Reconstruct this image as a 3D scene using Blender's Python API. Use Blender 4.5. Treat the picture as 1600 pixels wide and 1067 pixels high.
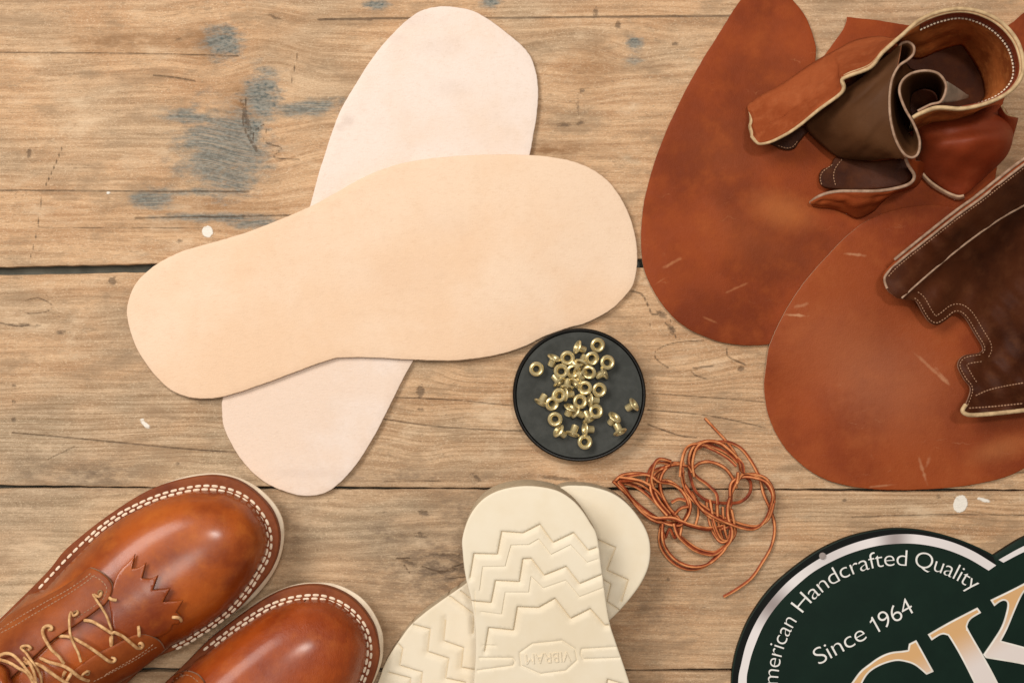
import bpy, bmesh, math, random
import numpy as np
from mathutils import Vector, Matrix, geometry

# ------------------------------------------------------------------ camera, world, lamps, exposure
for o in list(bpy.data.objects): bpy.data.objects.remove(o)
SC = bpy.context.scene
H = 0.75                      # camera height above the bench, metres
S = 0.000375                  # metres of bench per photograph pixel
cam_d = bpy.data.cameras.new("camera"); cam = bpy.data.objects.new("camera", cam_d)
SC.collection.objects.link(cam); cam.location = (0, 0, H); cam.rotation_euler = (0, 0, 0)
cam_d.sensor_width = 36; cam_d.lens = 36 * H / (1600 * S); cam_d.clip_start = 0.01; cam_d.clip_end = 50
SC.camera = cam
W = bpy.data.worlds.new("World"); SC.world = W; W.use_nodes = True
bgn = W.node_tree.nodes["Background"]; bgn.inputs[0].default_value = (1.0, 0.93, 0.84, 1); bgn.inputs[1].default_value = 0.25

def area(name, loc, target, sx, sy, power, col):
    d = bpy.data.lights.new(name, 'AREA'); d.shape = 'RECTANGLE'; d.size = sx; d.size_y = sy
    d.energy = power; d.color = col
    o = bpy.data.objects.new(name, d); SC.collection.objects.link(o); o.location = loc
    o.rotation_euler = (Vector(target) - Vector(loc)).to_track_quat('-Z', 'Y').to_euler()
area("window_light", (-0.85, 0.72, 1.35), (0, 0, 0), 0.85, 0.60, 23.0, (1.0, 0.955, 0.90))
area("ceiling_panel", (-0.10, -0.10, 1.70), (-.10, -.05, 0), 0.24, 0.24, 4.2, (1.0, 0.94, 0.86))
area("ceiling_lamp", (0.20, 0.38, 1.65), (0, 0, 0), 0.22, 0.09, 8.5, (1.0, 0.94, 0.86))
SC.view_settings.view_transform = 'Standard'; SC.view_settings.look = 'None'
SC.view_settings.exposure = 0.0; SC.view_settings.gamma = 1.0; SC.view_settings.use_curve_mapping = False
SC.render.engine = 'CYCLES'
random.seed(7); RNG = np.random.default_rng(7)

# ------------------------------------------------------------------ geometry helpers
def P(px, py, z=0.0):
    f = (H - z) / H
    return Vector(((px - 800) * S * f, (533.5 - py) * S * f, z))
def conv(pts, ox, oy, s):
    return [(ox + p[0] / s, oy + p[1] / s) + tuple(p[2:]) for p in pts]

def catmull(pts, step, closed=False):
    """points may carry a third entry 'c' for a sharp corner"""
    P_ = [np.array(p[:2], float) for p in pts]; C_ = [len(p) > 2 and p[2] == 'c' for p in pts]
    n = len(P_); out = []
    segs = n if closed else n - 1
    for i in range(segs):
        a, b = P_[i], P_[(i + 1) % n]
        p0 = P_[(i - 1) % n] if (closed or i > 0) else a
        p3 = P_[(i + 2) % n] if (closed or i + 2 < n) else b
        if C_[i]: p0 = a
        if C_[(i + 1) % n]: p3 = b
        k = max(1, int(round(np.linalg.norm(b - a) / step)))
        for j in range(k):
            t = j / k
            out.append(.5 * ((2 * a) + (-p0 + b) * t + (2 * p0 - 5 * a + 4 * b - p3) * t * t + (-p0 + 3 * a - 3 * b + p3) * t ** 3))
    if not closed: out.append(P_[-1])
    return np.array(out)

def cat3(pts, n):
    """Catmull through N-d points resampled to n by arc length in the first two coordinates"""
    A = np.array(pts, float); out = []
    m = len(A)
    for i in range(m - 1):
        a, b = A[i], A[i + 1]; p0 = A[max(i - 1, 0)]; p3 = A[min(i + 2, m - 1)]
        for j in range(12):
            t = j / 12
            out.append(.5 * ((2 * a) + (-p0 + b) * t + (2 * p0 - 5 * a + 4 * b - p3) * t * t + (-p0 + 3 * a - 3 * b + p3) * t ** 3))
    out.append(A[-1]); out = np.array(out)
    L = np.concatenate([[0], np.cumsum(np.linalg.norm(np.diff(out[:, :2], axis=0), axis=1) + 1e-6)])
    s = np.linspace(0, L[-1], n)
    return np.stack([np.interp(s, L, out[:, k]) for k in range(A.shape[1])], 1)

def segdist(pts, line, closed=False):
    """distance of pts (n,2) to polyline, and the side (+1 = right hand of travel in image space)"""
    A = line[:-1]; B = line[1:]
    if closed: A = line; B = np.roll(line, -1, 0)
    best = np.full(len(pts), 1e9); side = np.ones(len(pts))
    for a, b in zip(A, B):
        d = b - a; L2 = d @ d + 1e-12
        t = np.clip(((pts - a) @ d) / L2, 0, 1)
        q = a + t[:, None] * d; r = pts - q; dist = np.hypot(r[:, 0], r[:, 1])
        cr = d[0] * (pts[:, 1] - a[1]) - d[1] * (pts[:, 0] - a[0])
        m = dist < best - 1e-9
        best[m] = dist[m]; side[m] = np.sign(cr[m])
    return best, side

def inside(pts, poly):
    x, y = pts[:, 0], pts[:, 1]; res = np.zeros(len(pts), bool)
    j = len(poly) - 1
    for i in range(len(poly)):
        xi, yi = poly[i]; xj, yj = poly[j]
        c = ((yi > y) != (yj > y)) & (x < (xj - xi) * (y - yi) / (yj - yi + 1e-12) + xi)
        res ^= c; j = i
    return res

def link(name, me, mats, parent=None):
    o = bpy.data.objects.new(name, me); SC.collection.objects.link(o)
    for m in mats: me.materials.append(m)
    if parent is not None: o.parent = parent
    return o

def smooth(me):
    for p in me.polygons: p.use_smooth = True

def sharpen(me, ang=40):
    smooth(me)
    try: me.set_sharp_from_angle(angle=math.radians(ang))
    except Exception: pass

def sheet(name, outline, zf, thick, mats, parent=None, grid=7, r=0.0008, step=None, pre=False, extra=None, keep=None, jit=.25,
          split=None, sharp=50, wob=0):
    """solid sheet whose top follows zf over a traced outline; mats = [top, edge]"""
    step = step or grid * .6
    ol = np.array(outline, float) if pre else catmull(outline, step, True)
    if wob:
        n = len(ol); k = np.arange(n)
        ol = ol + (RNG.normal(0, wob, (n, 2)) + wob * np.stack([np.sin(k * .37), np.cos(k * .53)], 1))
    rp = r / S
    xs = np.arange(ol[:, 0].min(), ol[:, 0].max(), grid); ys = np.arange(ol[:, 1].min(), ol[:, 1].max(), grid)
    g = np.stack(np.meshgrid(xs, ys), -1).reshape(-1, 2); g += RNG.uniform(-jit, jit, g.shape) * grid
    g = g[inside(g, ol)]
    d, _ = segdist(g, ol, True); g = g[d > max(rp * 1.3, grid * .45)]
    rings = []
    nxt = np.roll(ol, -1, 0); prv = np.roll(ol, 1, 0); t = nxt - prv; t /= np.linalg.norm(t, axis=1)[:, None] + 1e-9
    nrm = np.stack([-t[:, 1], t[:, 0]], 1)
    if not inside((ol[:1] + nrm[:1] * .3), ol)[0]: nrm = -nrm
    for q in (.12, .4, 1.0):
        rr = ol + nrm * rp * q; rr = rr[inside(rr, ol)]
        if len(rr):
            dd, _ = segdist(rr, ol, True); rings.append(rr[dd > rp * q * .9])
    ex = []
    if extra is not None:
        for e, rad in extra:
            for k in range(0, len(e)):
                pass
            keepm = inside(e, ol); e2 = e[keepm]; ex.append(e2)
        if ex:
            allx = np.concatenate(ex)
            dx = np.full(len(g), 1e9)
            for i in range(0, len(allx), 400):
                c = allx[i:i + 400]; dx = np.minimum(dx, np.min(np.linalg.norm(g[:, None] - c[None], axis=2), 1))
            g = g[dx > extra[0][1]]
    pts = np.concatenate([ol] + rings + ex + [g])
    res = geometry.delaunay_2d_cdt([Vector(p) for p in pts], [], [list(range(len(ol)))], 1, 1e-4)
    V = np.array([list(v) for v in res[0]]); F = [list(f) for f in res[2]]
    d, _ = segdist(V, ol, True)
    dd = np.clip(d, 0, rp); drop = r - np.sqrt(np.maximum(r * r - (r - dd * S) ** 2, 0))
    z = zf(V[:, 0], V[:, 1]) * np.ones(len(V)) - drop
    top = [P(V[i, 0], V[i, 1], z[i]) for i in range(len(V))]
    thk = thick(V[:, 0], V[:, 1]) if callable(thick) else np.full(len(V), thick)
    bot = [Vector((v.x, v.y, v.z - max(thk[i] - drop[i], .0002))) for i, v in enumerate(top)]
    n = len(V); cnt = {}
    faces = []; mi = []
    for f in F:
        a = top[f[0]]; b = top[f[1]]; c = top[f[2]]
        if (b - a).cross(c - a).z < 0: f = f[::-1]
        faces.append(f); cen = V[f].mean(0); mi.append(split(cen) if split else 0)
        for i in range(3):
            e = (f[i], f[(i + 1) % 3]); cnt[e] = 1
    for f in list(faces): faces.append([x + n for x in f[::-1]]); mi.append(0)
    for (a, b) in cnt:
        if (b, a) not in cnt:
            faces.append([b, a, a + n, b + n]); mi.append(1 if len(mats) > 1 else 0)
    me = bpy.data.meshes.new(name); me.from_pydata(top + bot, [], faces); me.update()
    me.polygons.foreach_set("material_index", mi)
    sharpen(me, sharp)
    return link(name, me, mats, parent)

def loft(name, rows, mats, thick=.0016, parent=None, n=90, m=10, wrinkle=0.0):
    """surface through rows of (px,py,z mm); mats=[face, rim]"""
    R = [cat3([(a, b, c / 1000) for a, b, c in row], n) for row in rows]
    R = np.array(R)
    G = []
    for j in range(n):
        G.append(cat3(R[:, j, :], m) if len(rows) > 2 else np.stack([R[0, j] + (R[1, j] - R[0, j]) * t for t in np.linspace(0, 1, m)]))
    G = np.array(G)
    if wrinkle:
        jj, kk = np.meshgrid(np.arange(n) / n, np.linspace(0, 1, m), indexing='ij')
        wv = np.sin(jj * 31 + kk * 5 + 2 * np.sin(kk * 7)) * .5 + np.sin(jj * 57 - kk * 9 + 1.3) * .3 + np.sin(jj * 13 + kk * 14) * .5
        amp = np.sin(np.clip(kk, 0, 1) * math.pi) * wrinkle
        G[:, :, 0] += wv * amp / S * .8; G[:, :, 1] += np.roll(wv, 5, 0) * amp / S * .8; G[:, :, 2] += wv * amp
    vs = [P(*G[j, k]) for j in range(n) for k in range(m)]
    fs = [[j * m + k, (j + 1) * m + k, (j + 1) * m + k + 1, j * m + k + 1] for j in range(n - 1) for k in range(m - 1)]
    me = bpy.data.meshes.new(name); me.from_pydata(vs, [], fs); me.update(); smooth(me)
    o = link(name, me, mats, parent)
    s = o.modifiers.new("thickness", 'SOLIDIFY'); s.thickness = thick; s.offset = 0
    if len(mats) > 1: s.material_offset_rim = 1
    return o

class Tubes:
    def __init__(self): self.v = []; self.f = []; self.hot = set()
    def add(self, pts, rad, n=8, flat=1.0, caps=True, twist=0.0, face=None):
        pts = [Vector(p) for p in pts]; m = len(pts)
        if m < 2: return
        base = len(self.v); up = Vector((0, 0, 1)); prev = None
        for i, p in enumerate(pts):
            t = (pts[min(i + 1, m - 1)] - pts[max(i - 1, 0)]).normalized()
            if prev is None:
                nn = up.cross(t)
                if nn.length < .05: nn = Vector((1, 0, 0)).cross(t)
            else: nn = prev - t * prev.dot(t)
            nn.normalize(); prev = nn; b = t.cross(nn)
            rr = rad[i] if isinstance(rad, (list, np.ndarray)) else rad
            for k in range(n):
                a = 2 * math.pi * k / n + twist * i
                self.v.append(p + nn * math.cos(a) * rr + b * math.sin(a) * rr * flat)
        for i in range(m - 1):
            for k in range(n):
                a = base + i * n + k; b2 = base + i * n + (k + 1) % n
                if face is not None and k in face: self.hot.add(len(self.f))
                self.f.append([a, b2, b2 + n, a + n])
        if caps:
            self.f.append([base + k for k in range(n)][::-1]); self.f.append([base + (m - 1) * n + k for k in range(n)])
    def build(self, name, mats, parent=None):
        me = bpy.data.meshes.new(name); me.from_pydata(self.v, [], self.f); me.update(); sharpen(me, 60)
        for i in self.hot: me.polygons[i].material_index = 1
        return link(name, me, mats, parent)

def tube_px(T, pts, rad, n=8, step=2.5, flat=1.0, **kw):
    """pts (px,py,z mm)"""
    L = sum(math.hypot(pts[i + 1][0] - pts[i][0], pts[i + 1][1] - pts[i][1]) for i in range(len(pts) - 1))
    c = cat3([(a, b, z / 1000) for a, b, z in pts], max(4, int(L / step)))
    T.add([P(*q) for q in c], rad, n, flat, **kw)

def dashes(T, line, zf, dash, gap, rad, off=0.0, phase=0.0, lift=.0003, flat=.6):
    """line: array of px points; short thread stitches along it, offset sideways by off px"""
    t = np.gradient(line, axis=0); t /= np.linalg.norm(t, axis=1)[:, None] + 1e-9
    ln = line + np.stack([-t[:, 1], t[:, 0]], 1) * off
    L = np.concatenate([[0], np.cumsum(np.linalg.norm(np.diff(ln, axis=0), axis=1))])
    s = phase
    while s + dash < L[-1]:
        ss = np.linspace(s, s + dash * random.uniform(.92, 1.06), 6)
        x = np.interp(ss, L, ln[:, 0]); y = np.interp(ss, L, ln[:, 1]); z = zf(x, y) * np.ones(6)
        prof = np.array([0.62, .95, 1, 1, .95, .62])
        T.add([P(x[i], y[i], z[i] + lift * (prof[i] - .3)) for i in range(6)], rad * prof, 7, flat)
        s += dash + gap

def inflate(poly, g=5):
    """sqrt of the Poisson solution over the polygon: a round-sectioned dome, 1 at its crest"""
    x0, y0 = poly.min(0) - 2 * g; x1, y1 = poly.max(0) + 2 * g
    xs = np.arange(x0, x1, g); ys = np.arange(y0, y1, g)
    X, Y = np.meshgrid(xs, ys); m = inside(np.stack([X.ravel(), Y.ravel()], 1), poly).reshape(X.shape)
    u = np.zeros(X.shape)
    for _ in range(2600):
        v = u.copy(); v[1:-1, 1:-1] = .25 * (u[:-2, 1:-1] + u[2:, 1:-1] + u[1:-1, :-2] + u[1:-1, 2:]) + 1
        v[~m] = 0; u = v
    u /= u.max()
    def f(px, py):
        px = np.asarray(px, float); py = np.asarray(py, float)
        fx = np.clip((px - xs[0]) / g, 0, len(xs) - 1.001); fy = np.clip((py - ys[0]) / g, 0, len(ys) - 1.001)
        i = fx.astype(int); j = fy.astype(int); a = fx - i; b = fy - j
        w = (u[j, i] * (1 - a) + u[j, i + 1] * a) * (1 - b) + (u[j + 1, i] * (1 - a) + u[j + 1, i + 1] * a) * b
        return w
    return f
def const(z): return lambda x, y: np.full(np.shape(x), z, float)
def sstep(a, b, x):
    t = np.clip((x - a) / (b - a), 0, 1); return t * t * (3 - 2 * t)

# ------------------------------------------------------------------ tagging
THINGS = []
def tag(o, label=None, cat=None, group=None, kind=None):
    if label: o["label"] = label
    if cat: o["category"] = cat
    if group: o["group"] = group
    if kind: o["kind"] = kind
    return o
def thing(name, label, cat, group=None, kind=None):
    o = bpy.data.objects.new(name, None); SC.collection.objects.link(o); o.empty_display_size = .02
    return tag(o, label, cat, group, kind)
def descend(o):
    for c in o.children: yield c; yield from descend(c)
def settle(root):
    """move the thing's origin to its base"""
    bpy.context.view_layer.update()
    objs = [root] if root.type == 'MESH' else []
    objs += list(descend(root))
    c = np.concatenate([np.array([list(v.co) for v in o.data.vertices]) for o in objs if o.type == 'MESH'])
    loc = Vector(((c[:, 0].min() + c[:, 0].max()) / 2, (c[:, 1].min() + c[:, 1].max()) / 2, float(c[:, 2].min())))
    for o in objs:
        if o.type == 'MESH': o.data.transform(Matrix.Translation(-loc))
    root.location = loc

# ------------------------------------------------------------------ node helpers
class NT:
    def __init__(self, name):
        self.m = bpy.data.materials.new(name); self.m.use_nodes = True; self.t = self.m.node_tree
        self.b = self.t.nodes["Principled BSDF"]; self._px = None
    def n(self, typ, **kw):
        x = self.t.nodes.new(typ)
        for k, v in kw.items(): setattr(x, k, v)
        return x
    def l(self, a, b): self.t.links.new(a, b)
    def put(self, sock, v):
        if hasattr(v, 'default_value') or hasattr(v, 'is_output'): self.l(v, sock)
        else:
            if isinstance(v, (tuple, list)) and len(v) == 3 and sock.type == 'RGBA': v = (*v, 1)
            sock.default_value = v
    def math(self, op, a, b=0.0, c=0.0, clamp=False):
        x = self.n('ShaderNodeMath', operation=op, use_clamp=clamp)
        self.put(x.inputs[0], a); self.put(x.inputs[1], b); self.put(x.inputs[2], c); return x.outputs[0]
    def px(self):
        """position in bench coordinates measured in photograph-sized units (x right, y down)"""
        if self._px is None:
            g = self.n('ShaderNodeNewGeometry'); v = self.n('ShaderNodeVectorMath', operation='MULTIPLY_ADD')
            self.l(g.outputs['Position'], v.inputs[0]); v.inputs[1].default_value = (1 / S, -1 / S, 1 / S); v.inputs[2].default_value = (800, 533.5, 0)
            self._px = v.outputs[0]
        return self._px
    def xy(self):
        s = self.n('ShaderNodeSeparateXYZ'); self.l(self.px(), s.inputs[0]); return s.outputs
    def scale(self, v, sc, off=(0, 0, 0), rot=0):
        m = self.n('ShaderNodeMapping'); self.l(v, m.inputs[0]); m.inputs['Scale'].default_value = sc; m.inputs['Location'].default_value = off
        m.inputs['Rotation'].default_value = (0, 0, rot)
        return m.outputs[0]
    def noise(self, v, sc=1, det=4, rough=.55, dist=0, col=False):
        x = self.n('ShaderNodeTexNoise'); self.l(v, x.inputs['Vector']); x.inputs['Scale'].default_value = sc
        x.inputs['Detail'].default_value = det; x.inputs['Roughness'].default_value = rough; x.inputs['Distortion'].default_value = dist
        return x.outputs['Color' if col else 'Fac']
    def ramp(self, f, a, b, ca=0.0, cb=1.0):
        x = self.n('ShaderNodeMapRange', interpolation_type='SMOOTHSTEP')
        self.put(x.inputs[0], f); x.inputs[1].default_value = a; x.inputs[2].default_value = b; x.inputs[3].default_value = ca; x.inputs[4].default_value = cb
        return x.outputs[0]
    def mix(self, f, a, b, mode='MIX'):
        x = self.n('ShaderNodeMix', data_type='RGBA', blend_type=mode)
        self.put(x.inputs[0], f); self.put(x.inputs[6], a); self.put(x.inputs[7], b); return x.outputs[2]
    def ell(self, cx, cy, rx, ry, rot=0, soft=.5, wob=None, amt=.8):
        """soft ellipse mask, 1 inside"""
        m = self.n('ShaderNodeMapping', vector_type='TEXTURE'); self.l(self.px(), m.inputs[0])
        m.inputs['Location'].default_value = (cx, cy, 0); m.inputs['Scale'].default_value = (rx, ry, 1e6); m.inputs['Rotation'].default_value = (0, 0, rot)
        ln = self.n('ShaderNodeVectorMath', operation='LENGTH'); self.l(m.outputs[0], ln.inputs[0])
        d = ln.outputs['Value']
        if wob is not None: d = self.math('ADD', d, self.math('MULTIPLY', self.math('SUBTRACT', wob, .5), amt))
        return self.ramp(d, 1 - soft, 1 + soft, 1, 0)
    def bump(self, h, strength=.3, dist=.001, prev=None):
        b = self.n('ShaderNodeBump'); self.put(b.inputs['Height'], h); b.inputs['Strength'].default_value = strength; b.inputs['Distance'].default_value = dist
        if prev is not None: self.l(prev, b.inputs['Normal'])
        return b.outputs[0]
    def done(self, col=None, rough=None, nrm=None, **kw):
        if col is not None: self.put(self.b.inputs['Base Color'], col)
        if rough is not None: self.put(self.b.inputs['Roughness'], rough)
        if nrm is not None: self.l(nrm, self.b.inputs['Normal'])
        for k, v in kw.items(): self.put(self.b.inputs[k.replace('_', ' ')], v)
        return self.m

# ------------------------------------------------------------------ materials
# every mark on the boards: smooth distance fields kept on the plank meshes, turned into crisp shapes by the wood material
KNOTS = [(345, 68, 34, 26), (408, 165, 34, 48), (1035, 505, 60, 34), (1120, 575, 70, 24), (992, 70, 20, 14), (905, 105, 30, 22), (655, 620, 26, 30), (680, 885, 60, 30), (150, 480, 26, 10), (640, 700, 30, 16)]
BROWN = [(190, 64, 95, 14, .40), (320, 68, 30, 22, .5), (375, 175, 22, 40, .5), (925, 105, 30, 28, .3), (455, 70, 60, 30, .2), (860, 235, 70, 12, .45), (870, 345, 14, 6, .3), (250, 350, 130, 10, .25), (330, 325, 90, 12, .3)]
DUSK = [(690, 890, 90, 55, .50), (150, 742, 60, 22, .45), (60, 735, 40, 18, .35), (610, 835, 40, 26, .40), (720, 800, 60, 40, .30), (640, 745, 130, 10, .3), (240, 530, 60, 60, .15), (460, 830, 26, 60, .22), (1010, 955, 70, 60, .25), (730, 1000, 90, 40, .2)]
BLUE = [(347, 66, 27, 23, .2, .95, 0), (408, 150, 25, 38, .1, 1.0, 0), (398, 205, 12, 26, .2, .8, 0), (350, 232, 56, 56, 0, 1.0, 1), (380, 225, 30, 56, 0, .95, 1), (300, 184, 45, 11, .08, .9, 1), (474, 168, 48, 11, -.1, .9, 1), (322, 205, 34, 30, 0, .5, 1), (242, 312, 32, 14, 0, .8, 1), (310, 300, 90, 10, 0, .4, 1), (330, 340, 80, 7, 0, .9, 1), (400, 350, 50, 8, 0, .65, 1),
        (588, 8, 18, 8, 0, .9, 0), (766, 4, 16, 8, 0, .7, 0), (992, 68, 11, 10, 0, .85, 0), (990, 95, 22, 12, 0, .2, 1)]
DARK = [(386, 188, 3.2, 30, -.28), (176, 439, 6, 6, 0), (911, 142, 5.5, 3.5, -.7), (1055, 69, 5, 3.5, 0), (966, 40, 4, 6, 0), (931, 20, 3.5, 9, 0), (882, 196, 9, 3.5, 0), (907, 192, 6, 2.5, -.3), (903, 165, 1.8, 10, 0), (281, 377, 4, 2.5, 0), (1035, 492, 9, 5, .6), (1050, 515, 8, 4, 1.1), (1158, 576, 5, 5, 0),
        (35, 508, 18, 2.2, .05), (95, 520, 10, 2.2, 0), (22, 656, 4, 4, 0), (22, 628, 3, 4, 0), (22, 604, 3, 4, 0), (278, 725, 2.8, 2.8, 0), (662, 802, 9, 4, .2), (657, 640, 5, 3, 0), (657, 612, 6, 10, .2), (745, 746, 10, 3, .7), (658, 838, 8, 2.6, 0), (640, 880, 16, 3, .5), (700, 893, 22, 2.4, -.2), (700, 868, 26, 2, 0), (1467, 776, 2.8, 3.5, 0), (280, 62, 3, 2, 0), (430, 28, 8, 2, .4),
        (45, 240, 3, 7, 0), (1043, 905, 2.8, 2.8, 0), (880, 748, 30, 3, .1), (600, 800, 3, 2, 0), (655, 833, 4, 2, 0), (1320, 782, 3, 3, 0)]
WHITE = [(324, 362, 8.5, 9, 0), (1501, 787, 11, 14, .3), (227, 663, 9, 3.2, .7), (1538, 781, 10, 2.8, .3), (222, 656, 3, 2.4, 0), (169, 301, 3, 2.5, 0)]
LINES = [([(-60, 82), (200, 84), (372, 88)], 1.4), ([(497, 31), (600, 29), (820, 28), (1000, 26), (1170, 25)], 2.3), ([(560, 29), (900, 27.5), (1130, 25.5)], 2.0), ([(-60, 297), (180, 299), (390, 300)], 1.9), ([(60, 356), (330, 357)], 1.0), ([(1330, 808), (1480, 804), (1700, 806)], 1.4), ([(1555, 738), (1700, 739)], 1.8), ([(600, 752), (690, 751)], 1.2), ([(210, 341), (460, 337)], 2.0), ([(20, 676), (110, 684), (300, 702), (400, 708)], 1.8), ([(600, 655), (700, 668), (880, 676)], 1.6), ([(600, 620), (720, 626), (850, 640)], 1.3), ([(1010, 640), (1110, 650), (1195, 668)], 1.5), ([(1020, 615), (1120, 622), (1195, 628)], 1.3), ([(1010, 662), (1060, 680), (1090, 684)], 1.6),
         ([(240, 118), (270, 121), (306, 127)], 1.8), ([(98, 228), (84, 262), (70, 292)], 1.9), ([(66, 300), (58, 360), (48, 402)], 1.5), ([(466, 80), (455, 130)], 1.6), ([(508, 30), (580, 31)], 2.0), ([(74, 718), (118, 697)], 1.5), ([(386, 150), (380, 190), (392, 222), (402, 238)], 2.2), ([(402, 238), (396, 210), (412, 195)], 1.8), ([(418, 200), (414, 222), (440, 232), (428, 246), (470, 250)], 1.4),
         ([(985, 455), (1003, 460), (1013, 478), (1020, 492), (1034, 488)], 2.0), ([(1040, 505), (1050, 515), (1057, 528)], 1.9), ([(1100, 532), (1060, 535), (1035, 542), (1022, 553), (1030, 565), (1045, 575)], 1.5), ([(1138, 540), (1136, 552), (1142, 560), (1165, 570)], 1.7), ([(1115, 572), (1082, 576), (1086, 586), (1104, 592)], 1.6), ([(1015, 505), (1018, 512)], 1.5), ([(1048, 500), (1052, 512)], 1.3),
         ([(40, 470), (60, 466), (82, 478), (70, 488), (42, 490)], 1.2), ([(660, 885), (690, 893), (720, 882), (735, 878)], 1.8), ([(620, 872), (640, 872)], 1.6), ([(630, 880), (640, 895)], 1.6), ([(0, 505), (30, 510), (45, 507)], 1.8), ([(700, 905), (735, 900)], 1.4), ([(1490, 776), (1500, 782)], 1.0)]
FIG = [(720, 650, 240, 75), (1080, 640, 190, 110), (1050, 850, 220, 110), (160, 660, 240, 80), (1400, 800, 260, 60)]
def _ell(q, cx, cy, rx, ry, rot=0.0):
    dx = q[:, 0] - cx; dy = q[:, 1] - cy; c_, s_ = math.cos(rot), math.sin(rot)
    return np.hypot((dx * c_ + dy * s_) / rx, (-dx * s_ + dy * c_) / ry)
def _soft(d, soft): t = np.clip((1 + soft - d) / (2 * soft), 0, 1); return t * t * (3 - 2 * t)
def plank_fields(q):
    """scalar fields over bench points q (n,2)"""
    F = {}
    warp = np.zeros(len(q))
    for cx, cy, rx, ry in KNOTS: warp += _soft(_ell(q, cx, cy, rx * 1.7, ry * 2), .95) * (q[:, 1] - cy) * -.42
    F['warp'] = warp
    F['fig'] = np.max([_soft(_ell(q, *f), .5) for f in FIG], 0)
    F['greyness'] = .62 * sstep(380, 800, q[:, 1]) - _soft(_ell(q, 1270, 720, 480, 430), .6) * .75 + .22
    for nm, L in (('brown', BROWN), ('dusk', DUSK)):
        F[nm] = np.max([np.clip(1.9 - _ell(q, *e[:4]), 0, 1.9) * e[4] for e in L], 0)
    def near(e, m=2.6): return e
    b0 = np.full(len(q), 9.0); b1 = np.full(len(q), 9.0)
    for cx, cy, rx, ry, r_, a, h in BLUE:
        d = _ell(q, cx, cy, rx, ry, r_) + (1 - a) * .9
        if h: b1 = np.minimum(b1, d)
        else: b0 = np.minimum(b0, d)
    F['blue'] = np.minimum(b0, 4); F['blue_grain'] = np.minimum(b1, 4)
    # pits and paint: signed distance in bench units, negative inside
    def sd(L):
        o = np.full(len(q), 40.0)
        for e in L:
            m = np.hypot(q[:, 0] - e[0], q[:, 1] - e[1]) < 90
            if m.any(): o[m] = np.minimum(o[m], (_ell(q[m], *e) - 1) * min(e[2], e[3]))
        return o
    dk = sd(DARK); sk = np.full(len(q), 40.0)
    for pts, wd in LINES:
        l = catmull(pts, 6); lo = l.min(0) - 12; hi = l.max(0) + 12
        m = (q[:, 0] > lo[0]) & (q[:, 0] < hi[0]) & (q[:, 1] > lo[1]) & (q[:, 1] < hi[1])
        if m.any(): d, _ = segdist(q[m], l); sk[m] = np.minimum(sk[m], d - wd * .62)
    F['pits'] = dk; F['shakes'] = sk; F['paint'] = sd(WHITE)
    return F

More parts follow.
